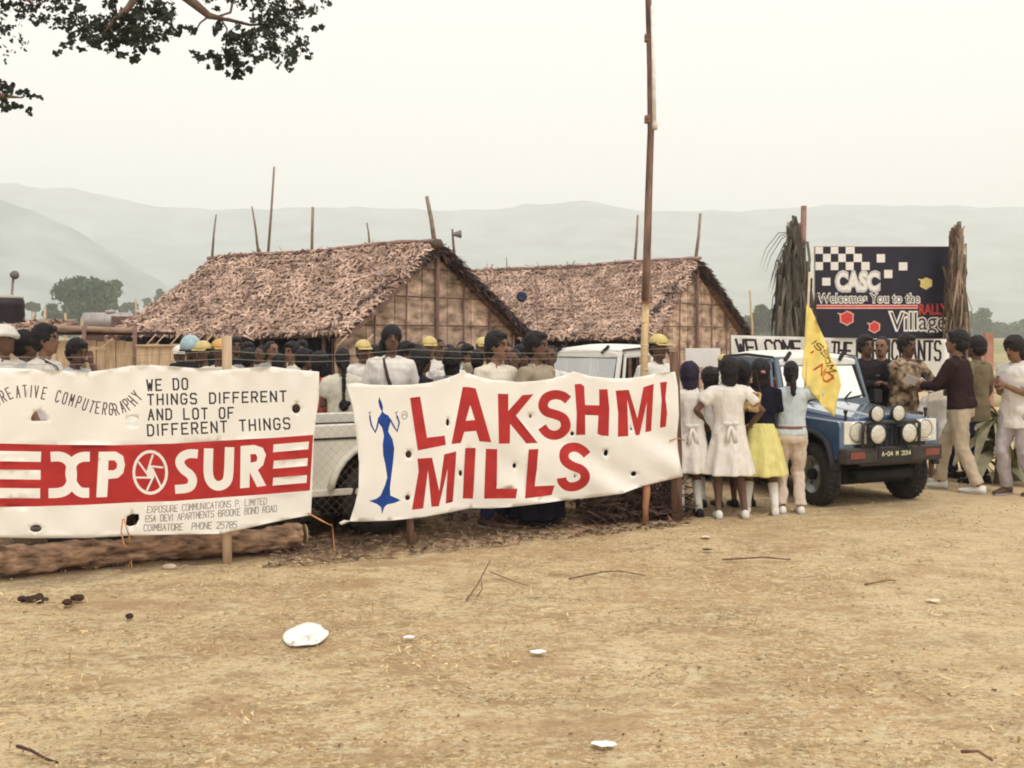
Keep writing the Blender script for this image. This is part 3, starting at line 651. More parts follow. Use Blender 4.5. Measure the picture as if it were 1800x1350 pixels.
g = G(); g.tube([(0, 0, 0), (0, 0, 2.2), (.06, 0, 3.05)], [.035, .03, .025], 7); mk('pole', g, M('grey_stick', (.27, .21, .17)), t, True)
g = G(); g.lathe([(-.07, .03), (-.05, .08), (.03, .1), (.05, .09)], (.1, -.05, 3.02), 'y', 14); mk('lamp_head', g, M('lamp_grey', (.15, .14, .14), rough=.5), t, True)
# silver tanker
t = thing('tanker_trailer', 'silver cylindrical water tanker parked behind the shack', 'tanker', (gx(190, 42), 42, 0))
L2 = 1.0
SILV = M('dull_silver', (.36, .33, .32), rough=.45, var=.2, scale=1.5, metal=.3)
g = G(); g.lathe([(-L2, .05), (-L2 + .02, .2), (-L2 + .1, .33), (L2 - .1, .33), (L2 - .02, .2), (L2, .05)], (0, 0, 2.22), 'x', 28); bd = mk('tank', g, SILV, t, True)
for x in (-.6, 0, .6):
    g = G(); g.lathe([(x - .03, .33), (x - .025, .345), (x + .025, .345), (x + .03, .33)], (0, 0, 2.22), 'x', 28); mk('band', g, SILV, t, True)
g = G(); g.lathe([(2.53, .2), (2.62, .2), (2.66, .1)], (.1, 0, 0), 'z', 16); mk('manhole', g, SILV, t, True)
g = G(); g.box((0, 0, 1.82), (2.1, .6, .12)); g.box((0, 0, 1.3), (1.9, .5, .95)); mk('chassis', g, M('chassis_brown', (.1, .06, .05)), t)
for x in (-.6, .6):
    for y in (-.45, .45):
        g = G(); g.lathe([(-.1, .3), (-.1, .45), (-.05, .5), (.05, .5), (.1, .45), (.1, .3)], (x, y, .5), 'y', 20); mk('wheel', g, BLK, t, True)
for px, top in ((55, 548), (77, 540), (113, 550), (142, 560)):
    g = G(); Y = 30; g.tube([(gx(px, Y), Y, 0), (gx(px + 1, Y), Y, 1.3), (gx(px + 2, Y), Y, CAMZ + (HY - top) / F * Y)], .04, 6); props(mk('stake', g, PALESTICK, None, True), {55: 'leftmost', 77: 'second and tallest', 113: 'third', 142: 'rightmost'}[px] + ' of the thin pale stakes behind the shacks below the round tree', 'stake', 'pale stakes behind the shacks')
for px, top in ((1320, 510), (240, 525)):
    g = G(); Y = 32; g.tube([(gx(px + 4, Y), Y, 0), (gx(px + 2, Y), Y, 1.9), (gx(px - 2, Y), Y, CAMZ + (HY - top) / F * Y)], [.05, .04, .025], 6)
    props(mk('stake', g, PALESTICK, None, True), 'thin pale stake right of the second hut' if px > 900 else 'dark thin stake at the left foot of the big hut roof', 'stake')

# ------------------------------------------------------------------ big board with frond posts
BW = M('board_black', (.017, .017, .032), rough=.45, var=.15, scale=3, bump=.05)
PW = M('paint_white', (.80, .78, .74), rough=.6, var=.05, scale=8, bump=.05)
PR = M('paint_red', (.60, .06, .05), rough=.6, var=.1); PY = M('paint_yellow', (.72, .60, .22), rough=.6, var=.1)
PG = M('paint_grey', (.55, .56, .55), rough=.6, var=.1); PPK = M('paint_pink', (.72, .42, .38), rough=.6)
BY = 20.0
def z7(x, y): return (1300 + x / 3.6, 340 + y / 3.6)
def sq(x0, y0, x1, y1): a = z7(x0, y0); b = z7(x1, y1); return [(a[0], a[1]), (b[0], a[1]), (b[0], b[1]), (a[0], b[1])]
shapes = []
RAL = glyphs('RALLY', *[z7(x, 0)[0] for x in (1138, 1312)], z7(0, 765)[1], z7(0, 700)[1], offset=.03)
VIL = [z7(x, 0)[0] for x in (955, 1310)] + [z7(0, 862)[1], z7(0, 752)[1]]
vin = glyphs('Village', *VIL, offset=.0); vout = glyphs('Village', VIL[0] - 1.2, VIL[1] + 1.2, VIL[2] + .8, VIL[3] - .4, offset=.055)
WEL = [z7(x, 0)[0] for x in (500, 1138)] + [z7(0, 690)[1], z7(0, 634)[1]]
win = glyphs('Welcomes You to the', *WEL, offset=.0); wout = glyphs('Welcomes You to the', WEL[0] - .8, WEL[1] + .8, WEL[2] + .6, WEL[3] - .4, offset=.06)
CAS = [z7(x, 0)[0] for x in (618, 876)] + [z7(0, 606)[1], z7(0, 506)[1]]
cin = glyphs('CASC', *CAS, offset=.035); cout = glyphs('CASC', CAS[0] - 1.6, CAS[1] + 1.6, CAS[2] + 1.6, CAS[3] - 1.6, offset=.09)
shapes += [(5, [l]) for l in RAL]
shapes += [(4, vin), (1, vout)] if False else []
def union(mi, ls): shapes.append((mi, ls))
union(5, RAL); shapes = [(5, RAL)]
shapes += [(4, vin)]; shapes += [(1, [l]) for l in vout]
shapes += [(4, win)]; shapes += [(1, [l]) for l in wout]
shapes += [(1, cin)]; shapes += [(3, [l]) for l in cout]
for q in [(480, 338, 528, 382), (577, 338, 625, 382), (672, 338, 728, 382), (528, 382, 577, 434), (625, 382, 672, 434), (722, 382, 774, 434), (480, 434, 528, 485), (577, 434, 625, 485), (672, 434, 722, 485), (771, 434, 823, 485), (868, 384, 920, 437), (1008, 436, 1062, 487), (915, 484, 967, 536), (523, 534, 575, 583)]:
    shapes.append((1, [sq(*q)]))
shapes.append((5, [sq(482, 712, 1125, 722)])); shapes.append((6, [sq(482, 704, 1128, 730)]))
def leaf(cx, cy, r, mi, rim, seed):
    rr = random.Random(seed); p = [z7(cx + r * (1 + .18 * (1 if i % 2 else -1) * rr.random()) * math.cos(i * .52), cy + r * .95 * (1 + .18 * (1 if i % 2 else -1) * rr.random()) * math.sin(i * .52)) for i in range(12)]
    c_ = z7(cx, cy); big = [(c_[0] + (a - c_[0]) * 1.22, c_[1] + (b - c_[1]) * 1.22) for a, b in p]
    st = [stroke([z7(cx - r * .7, cy - r * .6), z7(cx - r * 1.5, cy - r * .8)], 2.0)]
    shapes.append((mi, [p])); shapes.append((rim, [big])); shapes.append((rim, st))
leaf(1180, 568, 32, 2, 2, 1); leaf(680, 790, 40, 5, 6, 2); leaf(853, 845, 31, 5, 6, 3)
def bfn(a, b): return pt(a, b, BY)
outl = [z7(480, 338), z7(1325, 338), z7(1325, 917), z7(480, 917)]
t = thing('sign_board', 'big black board with chequered flag squares and CASC Welcomes You to the Rally Village', 'sign board', (gx(1550, BY), BY, 0))
sheet('painted_face', outl, shapes, [], 30, bfn, [BW, PW, PY, PG, M('letter_dark', (.05, .04, .05)), PR, PPK], t, False, world=True)
g = G(); a, b_ = pt(*z7(480, 338), BY), pt(*z7(1325, 917), BY); g.box(((a.x + b_.x) / 2, BY + .03, (a.z + b_.z) / 2), (b_.x - a.x + .02, .05, a.z - b_.z + .02)); mk('panel', g, M('plywood', (.3, .2, .12)), t, world=True)
for px in (1470, 1640):
    g = G(); g.box((gx(px, BY), BY + .1, 1.6), (.08, .08, 3.2)); mk('support_post', g, STICK, t, world=True)
FROND = M('dry_frond_dark', (.115, .105, .085), var=.3, scale=4, bump=.1, island=.5); FROND2 = M('dry_frond_brown', (.20, .15, .11), var=.3, scale=4, bump=.1, island=.5)
def frond_post(label, px, Y, top, postx, posttop, wl, wr, seed, mat, spread=0, posts=((0, 0),)):
    rng = np.random.default_rng(seed); x = gx(px, Y); t = thing('frond_post', label, 'post', (x, Y, 0))
    H = CAMZ + (HY - top) / F * Y
    for dx, dt in posts:
        g = G(); xx = gx(postx + dx, Y) - x; hh = CAMZ + (HY - posttop - dt) / F * Y; g.tube([(xx, 0, 0), (xx - .02, 0, hh * .6), (xx + .01, 0, hh)], [.06, .055, .05], 9); mk('post', g, M('reddish_post', (.27, .15, .12), var=.3, scale=5, bump=.4), t, True)
    k = 900; u = rng.random(k); z = H * (1 - .92 * rng.random(k)); f = np.clip((H - z) / .9, .25, 1)
    C = np.stack([-wl * f + (wl + wr) * f * u, rng.normal(size=k) * .1 - .05, z - .12], 1)
    D = np.stack([rng.normal(size=k) * .09 + (u - .5) * .12, rng.normal(size=k) * .08, -np.ones(k)], 1); N = np.stack([rng.normal(size=k) * .6, -np.ones(k), rng.normal(size=k) * .2], 1); N /= np.linalg.norm(N, axis=1, keepdims=True)
    Ln = .5 + .5 * rng.random(k); V, Q = strips(C, D, N, Ln, .025 + .035 * rng.random(k), .06 * rng.normal(size=k), 3)
    o = fastmesh('palm_fronds', V, Q, mat, t); o['kind'] = 'stuff'
    for i in range(spread):        # drooping leaf ribs at the top
        g = G(); a = -1.0 * rng.random() - .05; ln = .35 + .35 * rng.random(); z0 = H * (1 - .16 * rng.random())
        p = [Vector((0, -.06, z0 + .1)), Vector((a * ln * .5, -.12, z0 + .08)), Vector((a * ln * .9, -.14, z0 - .2)), Vector((a * ln * 1.1, -.14, z0 - .5 - .2 * rng.random()))]
        for q in range(3):
            g.tube([p[0], p[1] + Vector((q * .03, 0, -q * .05)), p[2] + Vector((q * .05, q * .03, -q * .06)), p[3] + Vector((q * .05, 0, -q * .05))], [.02, .02, .014, .004], 4, flat=.4)
        mk('frond_rib', g, mat, t, True)
frond_post('post hung with dark dry palm fronds left of the black board', 1393, 19, 415, 1412, 362, .30, .34, 3, FROND, 14)
frond_post('post wrapped in brown palm fronds at the right end of the black board', 1678, 19.6, 425, 1675, 430, .12, .14, 4, FROND2, 0, ((0, 0), (14, -14), (3, -6)))
g = G(); g.box(pt(1395, 402, 19.1), (.25, .05, .22), Matrix.Rotation(R(5), 3, 'Y')); props(mk('small_placard', g, M('faded_card', (.62, .55, .46)), None), 'small faded placard tied near the top of the left palm frond post', 'placard')
# welcome banner
def wY(px): return 17.2 + (15.2 - 17.2) * (px - 1285) / 385
def wfn(a, b):
    Y = wY(a); return pt(a, b, Y) + Vector((0, .02 * math.sin(a * .06) - .02, 0))
CLOTH = M('white_cloth', (.80, .785, .73), rough=.9, var=.06, scale=1.8, bump=.35, bscale=4, detail=7)
CB = M('cloth_black_ink', (.035, .03, .035), rough=.9, var=.2, scale=20); CR = M('cloth_red_ink', (.41, .03, .028), rough=.85, var=.14, scale=6, bump=.12, bscale=5)
CBL = M('cloth_blue_ink', (.012, .055, .27), rough=.85, var=.2, scale=8)
CG = M('cloth_grey_ink', (.30, .27, .26), rough=.9, var=.3, scale=25)
sh = text('WELCOME', [(1296, 623), (1412, 626)], 26, 4.3, .76, slant=-.2)
sh += text('TO', [(1428, 627), (1452, 628)], 27, 4.3, .76); sh += text('THE', [(1459, 629), (1497, 631)], 28, 4.3, .76)
sh += text('PARTICIPANTS', [(1504, 631), (1653, 633)], 33, 4.2, .70)
t = thing('welcome_banner', 'long white cloth banner reading WELCOME TO THE PARTICIPANTS below the black board', 'banner', (gx(1480, 16.3), 16.3, 0))
sheet('cloth', [(1285, 589), (1400, 592), (1540, 595), (1667, 596), (1666, 690), (1540, 686), (1400, 660), (1286, 650)], sh, [], 14, wfn, [CLOTH, CB], t, True, world=True, thick=.004)
for px in (1286, 1667):
    g = G(); Y = wY(px) + .08; g.tube([(gx(px, Y), Y, 0), (gx(px, Y), Y, 1.72)], .035, 8); mk('pole', g, STICK, t, True, world=True)
t = thing('white_board', 'blank white board behind the heads of the girls, right of the brown post', 'board', (gx(1236, 15), 15, 0))
g = G(); a, b_ = pt(1205, 612, 15), pt(1266, 645, 15); g.box(((a.x + b_.x) / 2, 15, (a.z + b_.z) / 2), (b_.x - a.x, .03, a.z - b_.z)); mk('panel', g, PW, t, world=True)
for px in (1210, 1262):
    g = G(); g.box((gx(px, 15), 15.04, .8), (.04, .04, 1.6)); mk('leg', g, STICK, t, world=True)

# ------------------------------------------------------------------ fence, banners
def fY(px, off=0): return (9.119 + off) / (1 - .504 * (px - 900) / F)
FN = Vector((.45, -.893, 0))
def ffn(off, fold):
    def f(a, b):
        p = pt(a, b, fY(a)); d = off + fold(a, b); q = p + FN * 0
        return q + FN * d
    return f
WOOD = M('fence_post_wood', (.32, .21, .14), var=.3, scale=6, bump=.6, stretch=(3, 3, .5)); WOODD = M('dark_post_wood', (.15, .085, .06), var=.4, scale=6, bump=.8, stretch=(3, 3, .5)); PALEW = M('pale_post_wood', (.50, .37, .25), var=.2, scale=6, bump=.5, stretch=(3, 3, .5))
fence = thing('wire_fence', 'wire mesh fence on rough wooden posts carrying the two front banners', 'fence', (gx(600, 8.4), 8.4, 0))
def fpost(px, top, r, mat, name='fence_post', dY=0, lean=0):
    Y = fY(px) + dY; z1 = CAMZ + (HY - top) / F * Y; g = G(); x = gx(px, Y); rr = random.Random(px)
    g.tube([(x + rr.uniform(-.01, .01) + lean * q / 5, Y, z1 * q / 5 - .03 * (q == 0)) for q in range(6)], [r * rr.uniform(.9, 1.12) for q in range(6)], 10); return mk(name, g, mat, fence, True, world=True)
fpost(398, 590, .038, PALEW); fpost(1190, 618, .047, WOODD, lean=-.03); fpost(722, 690, .03, WOODD); fpost(-150, 590, .04, WOOD); fpost(1135, 780, .03, M('orange_bark', (.36, .17, .09), var=.3, scale=8, bump=.4), lean=.02)
g = G()
for zz, sag in ((1.52, .03), (1.58, .04)):
    for a, b_ in ((-150, 398), (398, 722), (722, 1190)):
        pp = []
        for i in range(9):
            px = a + (b_ - a) * i / 8; Y = fY(px); pp.append((gx(px, Y), Y, zz - sag * math.sin(math.pi * i / 8)))
        g.tube(pp, .0017, 4)
mk('wire_strand', g, M('pale_wire', (.30, .28, .22), rough=.5), fence, world=True)
g = G(); sp = .075; p0 = pt(530, HY, fY(530)); p1 = pt(640, HY, fY(640)); dv = (p1 - p0).to_2d(); ln = dv.length; dv = dv.to_3d() / ln; Hh = 1.25
for i in range(int((ln + Hh) / sp)):
    for sg in (1, -1):
        s0 = i * sp - (Hh if sg > 0 else 0); a0, a1 = 0, Hh
        pts_ = []
        for zz in (0.30, Hh):
            s_ = s0 + (zz if sg > 0 else -zz) + (0 if sg > 0 else 0); pts_.append((s_, zz))
        (sa, za), (sb, zb) = pts_
        # clip to 0..ln
        for lim in (0, ln):
            if (sa - lim) * (sb - lim) < 0:
                zc = za + (lim - sa) / (sb - sa) * (zb - za)
                if (lim == 0) == (sa < sb): sa, za = lim, zc
                else: sb, zb = lim, zc
        if max(sa, sb) < 0 or min(sa, sb) > ln or abs(sa - sb) < .02 or sa < -.01 or sb < -.01 or sa > ln + .01 or sb > ln + .01: continue
        o0 = Vector((p0.x, p0.y, 0)); g.tube([o0 + dv * sa + Vector((0, 0, za)), o0 + dv * sb + Vector((0, 0, zb))], .0007, 3, cap=False)
o = mk('wire_mesh', g, M('rusty_wire', (.22, .17, .13), rough=.6), fence, world=True); o['kind'] = 'stuff'

def z1(x, y): return (x / 3.373, 560 + y / 3.373)
def z2(x, y): return (230 + x / 3.376, 560 + y / 3.376)
def z3(x, y): return (560 + x / 3.376, 560 + y / 3.376)
def z4(x, y): return (860 + x / 3.374, 560 + y / 3.374)
def mp_(f, l): return [f(*p) for p in l]
# --- banner EXPOSURE
sh = []
sh += text('WE DO', mp_(z2, [(78, 425), (335, 415)]), 18.5, 3.0, .58); sh += text('THINGS DIFFERENT', mp_(z2, [(80, 508), (918, 487)]), 17.5, 3.0, .58)
sh += text('AND LOT OF', mp_(z2, [(84, 597), (606, 585)]), 18, 3.0, .58); sh += text('DIFFERENT THINGS', mp_(z2, [(80, 690), (940, 648)]), 18.5, 3.0, .58)
sh += text('EXPOSURE COMMUNICATIONS P. LIMITED', mp_(z2, [(85, 1146), (795, 1094)]), 11, 1.5, .72, 3, .12)
sh += text('65A DEVI APARTMENTS BROOKE BOND ROAD', mp_(z2, [(75, 1200), (855, 1138)]), 11, 1.6, .72, 3, .12); sh += text('COIMBATORE  PHONE 25785', mp_(z2, [(65, 1252), (614, 1230)]), 11, 1.7, .72, 3, .12)
sh += text('CREATIVE COMPUTERGRAPHY', mp_(z1, [(-25, 520), (20, 492), (70, 468), (150, 460), (215, 465), (330, 490), (430, 518), (530, 552), (620, 566), (690, 568), (750, 545), (800, 508), (842, 462)]), 20, 2.2, .46, 4)
white = []
for q in [[(-130, 775), (240, 782), (237, 842), (-130, 836)], [(-130, 886), (236, 890), (236, 946), (-130, 942)], [(-130, 994), (233, 997), (233, 1055), (-130, 1055)]]: white.append([mp_(z1, q)])
white.append([mp_(z1, stroke(smooth([(295, 812), (350, 812), (392, 830), (415, 865), (422, 918), (415, 970), (388, 1008), (345, 1024), (283, 1026)]), 58))])
white.append([mp_(z1, stroke(smooth([(527, 814), (480, 816), (440, 835), (418, 870), (412, 918), (425, 970), (450, 1006), (480, 1024), (523, 1026)]), 58))])
white.append([mp_(z1, [(580, 785), (680, 783), (722, 808), (733, 860), (722, 910), (692, 938), (635, 944), (628, 1050), (565, 1052)]), mp_(z1, [(637, 835), (672, 834), (688, 855), (684, 880), (668, 893), (634, 893)])])
white.append([mp_(z1, arc(881, 905, 104, 132, 0, 345, 23)), mp_(z1, arc(881, 905, 88, 114, 0, 345, 23))])
for a, b_ in [((897, 800), (866, 895)), ((812, 842), (862, 912)), ((957, 876), (880, 868)), ((790, 935), (890, 936)), ((862, 1012), (902, 925)), ((944, 990), (900, 895))]: white.append([mp_(z1, stroke([a, b_], 11))])
white.append([mp_(z1, arc(883, 906, 26, 34, 0, 315, 7))])
white.append([mp_(z2, stroke(smooth([(383, 796), (330, 795), (290, 815), (278, 850), (300, 888), (335, 915), (352, 945), (345, 980), (315, 998), (250, 1004)]), 52))])
white.append([mp_(z2, stroke(smooth([(448, 764), (446, 900), (460, 955), (490, 982), (525, 982), (555, 960), (568, 910), (574, 758)]), 56))])
white.append([mp_(z2, [(640, 752), (720, 745), (770, 762), (788, 802), (772, 862), (740, 892), (790, 985), (735, 992), (692, 905), (690, 995), (635, 1000)]), mp_(z2, [(697, 800), (728, 798), (738, 818), (733, 842), (698, 850)])])
for q in [[(833, 742), (1042, 725), (1038, 770), (830, 788)], [(835, 838), (1035, 822), (1032, 868), (830, 885)], [(832, 938), (1030, 922), (1028, 968), (828, 985)]]: white.append([mp_(z2, q)])
sh += [(0, w_) for w_ in white]
band = [(-40, 777), (0, 777.5), (100, 780), (200, 781), (300, 778), (408, 772), (480, 768), (546, 763), (540, 860), (460, 867), (378, 872.5), (300, 878), (230, 881), (150, 885), (60, 887), (-40, 888)]
sh += [(2, [band])]
holes = [mp_(z1, arc(228, 602, 50, 62, 180, 360, 10)), mp_(z1, arc(776, 605, 36, 32, 180, 360, 8)), mp_(z1, [(741, 616), (811, 615), (809, 628), (743, 629)]), mp_(z1, arc(208, 1232, 35, 21, 0, 340, 14)), mp_(z1, [(745, 1165), (775, 1150), (815, 1152), (818, 1180), (800, 1215), (762, 1224), (738, 1215)]), mp_(z2, arc(966, 531, 25, 28, 0, 340, 14))]
outl = [(-40, 648), (0, 646), (60, 648), (110, 651), (155, 653), (180, 650), (207, 646), (230, 642), (262, 641), (320, 645), (393, 649), (430, 646), (473, 644), (511, 649), (557, 653), (556, 700), (550, 740), (547, 764), (545, 830), (542, 903), (500, 911), (437, 924), (384, 935), (319, 936), (230, 939), (148, 942), (60, 942), (-40, 941)]
def fold1(a, b):
    e = math.exp(-((b - 646) / 20) ** 2); return .012 * math.sin(a * .021 + 1.2 * math.sin(b * .01)) + .006 * math.sin(a * .05 + b * .02) + .014 * e * math.sin(a * .12) + .006 * max(0, (b - 850) / 90) * math.sin(a * .07 - b * .05)
t = thing('advertising_banner', 'white banner at the left with a red EXPOSURE band and black handwritten lines', 'banner', (gx(300, 7.7), 7.7, 0), 0, 'cloth banners tied along the fence')
b1 = sheet('cloth', outl, sh, holes, 9, ffn(.075, fold1), [CLOTH, CB, CR, CG, M('cloth_mauve_ink', (.10, .06, .07), rough=.9, var=.3, scale=20)], t, True, world=True, thick=.003)
# --- banner LAKSHMI MILLS
sh = []
L_ = lambda f, l: sh.append((2, [mp_(f, l)]))
L_(z3, [(520, 467), (583, 460), (622, 702), (728, 690), (733, 745), (567, 778)])
sh.append((2, [mp_(z3, [(835, 403), (870, 404), (908, 412), (1003, 730), (932, 724), (910, 662), (840, 668), (820, 733), (765, 740)]), mp_(z3, [(875, 510), (902, 598), (848, 602)])]))
L_(z4, [(30, 443), (93, 445), (93, 545), (178, 452), (250, 447), (142, 573), (272, 735), (205, 738), (105, 622), (103, 738), (35, 738)])
sh.append((2, [mp_(z4, stroke(smooth([(452, 482), (420, 458), (372, 450), (325, 468), (305, 512), (325, 550), (385, 570), (425, 592), (437, 640), (412, 678), (370, 690), (328, 675), (300, 640)]), 55))]))
L_(z4, [(490, 388), (525, 385), (545, 400), (545, 440), (547, 510), (628, 512), (625, 418), (675, 416), (690, 530), (682, 693), (640, 690), (615, 680), (622, 572), (545, 568), (545, 685), (495, 688), (498, 560)])
L_(z4, [(725, 425), (802, 420), (858, 590), (888, 405), (952, 385), (943, 665), (908, 672), (910, 495), (870, 687), (845, 690), (793, 480), (798, 693), (735, 697), (742, 560)])
L_(z4, [(990, 377), (1028, 372), (1018, 470), (1024, 560), (1020, 638), (990, 646), (997, 480)])
L_(z3, [(565, 825), (652, 820), (693, 1015), (722, 800), (792, 782), (772, 1078), (728, 1090), (741, 885), (688, 1105), (645, 1108), (628, 895), (598, 1118), (532, 1127), (572, 900)])
L_(z3, [(845, 763), (910, 762), (893, 1062), (832, 1060)]); L_(z3, [(972, 768), (1040, 770), (1035, 1003), (1163, 1005), (1152, 1062), (960, 1062)])
L_(z4, [(218, 773), (275, 770), (262, 992), (372, 985), (360, 1043), (192, 1062)])
sh.append((2, [mp_(z4, stroke(smooth([(562, 806), (540, 782), (500, 760), (455, 765), (425, 795), (428, 838), (465, 868), (515, 888), (540, 920), (530, 965), (490, 990), (445, 990), (415, 965), (408, 940)]), 54))]))
sh.append((3, [mp_(z3, [(335, 460), (350, 495), (357, 520), (355, 548), (368, 560), (388, 570), (400, 590), (400, 615), (392, 640), (388, 665), (415, 710), (427, 765), (420, 850), (410, 930), (402, 1000), (405, 1042), (435, 1055), (466, 1070), (430, 1086), (385, 1095), (368, 1112), (355, 1152), (348, 1110), (325, 1092), (275, 1072), (320, 1060), (345, 1042), (372, 980), (385, 935), (375, 870), (358, 800), (355, 740), (362, 690), (352, 645), (330, 612), (326, 588), (340, 568), (350, 548), (336, 520), (330, 490)])]))
for s_ in ([(332, 590), (322, 640), (311, 668), (290, 630), (281, 592), (280, 570)], [(397, 590), (425, 640), (443, 664), (455, 615), (447, 590), (440, 572)]): sh.append((3, [mp_(z3, stroke(s_, 10))]))
for s_ in ([(282, 585), (277, 550)], [(272, 553), (286, 549)], [(440, 590), (434, 552)], [(428, 553), (444, 549)]): sh.append((4, [mp_(z3, stroke(s_, 5))]))
sh.append((5, [mp_(z3, arc(488, 570, 20, 26, 0, 340, 12)), mp_(z3, arc(488, 570, 15, 20, 0, 340, 12))])); sh.append((5, [mp_(z3, stroke([(476, 572), (492, 562), (500, 578)], 5))]))
def ho(f, x, y, rx, ry, a=0): return mp_(f, arc(x, y, rx, ry, 0, 330, 11))
holes = [ho(z3, 745, 612, 10, 22), ho(z3, 513, 800, 18, 22), ho(z3, 507, 1055, 15, 16), ho(z3, 815, 910, 10, 18), ho(z4, 232, 577, 9, 13), ho(z4, 474, 680, 10, 12), ho(z4, 818, 652, 6, 9), ho(z4, 670, 792, 12, 20), ho(z4, 138, 870, 11, 15), ho(z4, 482, 930, 6, 9), ho(z4, 840, 917, 15, 15)]
outl = mp_(z3, [(145, 385), (200, 378), (270, 388), (400, 392), (520, 390), (640, 378), (740, 352), (820, 322), (870, 322), (930, 345), (1010, 362)]) + mp_(z4, [(60, 365), (150, 375), (260, 370), (360, 355), (430, 335), (485, 312), (530, 325), (590, 342), (700, 352), (800, 352), (880, 342), (960, 325), (1068, 312), (1082, 400), (1085, 560), (1080, 690), (1090, 770), (1085, 850), (1100, 925), (1020, 955), (900, 990), (760, 1030), (600, 1055), (440, 1072), (300, 1090), (120, 1112), (0, 1120)]) + mp_(z3, [(880, 1118), (740, 1142), (560, 1175), (400, 1190), (160, 1195), (112, 1215), (100, 1200), (130, 1185), (165, 1190), (190, 1100), (212, 1000), (218, 850), (200, 700), (180, 520)])
def fold2(a, b):
    u = (a - 600) / 585; v = (b - 660) / 240
    s1 = math.sin((a * .55 - b * 1.0) * .062) * max(0, u - .2) * max(0, v - .1) * .055
    s2 = math.sin((a * .75 - b) * .10 + 1) * max(0, v - .3) * max(0, u - .3) * .045
    return .02 * math.sin(a * .0105 + .8) + .012 * math.sin(a * .031 + v * 2) + s1 + s2 + .006 * math.sin(a * .09 + b * .03) * (1 - min(1, abs(v))) + (.02 * math.exp(-((a - 1178) / 12) ** 2)) + .012 * math.exp(-((a - 612) / 16) ** 2) * math.sin(b * .06)
t = thing('advertising_banner', 'white banner with big red LAKSHMI MILLS lettering and a blue figure', 'banner', (gx(890, 9.1), 9.1, 0), 0, 'cloth banners tied along the fence')
b2 = sheet('cloth', outl, sh, holes, 8, ffn(.07, fold2), [CLOTH, CB, CR, CBL, M('cloth_slate_ink', (.10, .12, .2), rough=.9), CG], t, True, world=True, thick=.003)
ROPE = M('orange_rope', (.55, .27, .12), var=.2, scale=40)
def rope(pts, label, r=.006):
    g = G(); g.tube(pts, r, 5); props(mk('rope', g, ROPE, None, True), label, 'rope')
def gnd(px, py): Y = CAMZ * F / (py - HY); return Vector((gx(px, Y), Y, 0))
rope([pt(541, 902, 8.2), pt(565, 915, 8.15), pt(582, 924, 8.1), gnd(584, 945) + Vector((0, 0, .12)), gnd(588, 968)], 'orange rope tying the right lower corner of the left banner to the ground')
rope([pt(216, 912, 7.55), pt(213, 935, 7.5), pt(219, 960, 7.45), gnd(228, 985) + Vector((0, 0, .1)), gnd(232, 1000)], 'orange rope hanging below the left banner in front of the log')
rope([pt(218, 912, 7.55), pt(226, 940, 7.5), gnd(232, 985) + Vector((0, 0, .08)), gnd(226, 998)], 'second orange cord looped from the left banner down over the log', .005)
rope([pt(1177, 775, fY(1177) - .1), pt(1190, 770, fY(1190) - .1), pt(1203, 774, fY(1200))], 'short cord tying the right banner edge to the brown post')
# log
t = thing('log', 'long rough tree log lying on the ground under the left banner', 'log', (gx(250, 8.1), 8.1, 0))
pa, pb = gnd(-60, 1022), gnd(527, 966); pa.z = .10; pb.z = .09; g = G(); pts_, rr_ = [], []; n = 26
for i in range(n):
    q = i / (n - 1); p = pa.lerp(pb, q) + Vector((0, .12, .012 * math.sin(i * 1.1))); r = (.104 - .012 * q) * (1 + .05 * math.sin(i * 1.7) + .04 * math.sin(i * .6)); pts_.append(p); rr_.append(r)
g.tube(pts_, rr_, 18); o = mk('bark', g, M('log_bark', (.20, .115, .075), var=.5, scale=9, bump=1.0, bscale=11, rgb2=(.44, .29, .19), detail=9, stretch=(.5, 1.6, 2.6)), t, True, world=True)
d = bpy.data.textures.new('rough', 'CLOUDS'); d.noise_scale = .07; m_ = o.modifiers.new('s', 'SUBSURF'); m_.levels = m_.render_levels = 2; m_ = o.modifiers.new('d', 'DISPLACE'); m_.texture = d; m_.strength = .05
g = G(); g.lathe([(0, .001), (.0, .082), (.01, .078)], (0, 0, 0), 'x', 16); q = mk('cut_end', g, M('cut_wood', (.5, .38, .24)), t); q.location = pts_[-1] - t.location + Vector((.012, 0.006, 0)); q.rotation_euler = (0, 0, R(27))
g = G()
for px, py, s_ in ((120, 950, .05), (142, 951, .045), (298, 1000, .035), (526, 960, .03)):
    p = gnd(px, py); g = G(); g.ball(p + Vector((0, 0, s_ * .4)), (s_ * 1.6, s_, s_ * .7), 9, 6)
    o = mk('stone', g, M('pale_stone', (.5, .4, .3), var=.2, scale=10, bump=.6), None, True); props(o, {120: 'pale stone behind the log, left one of two under the banner', 142: 'pale stone behind the log, right one of two under the banner', 298: 'small dark stone at the front foot of the log', 526: 'small stone beside the cut end of the log'}[px], 'stone')
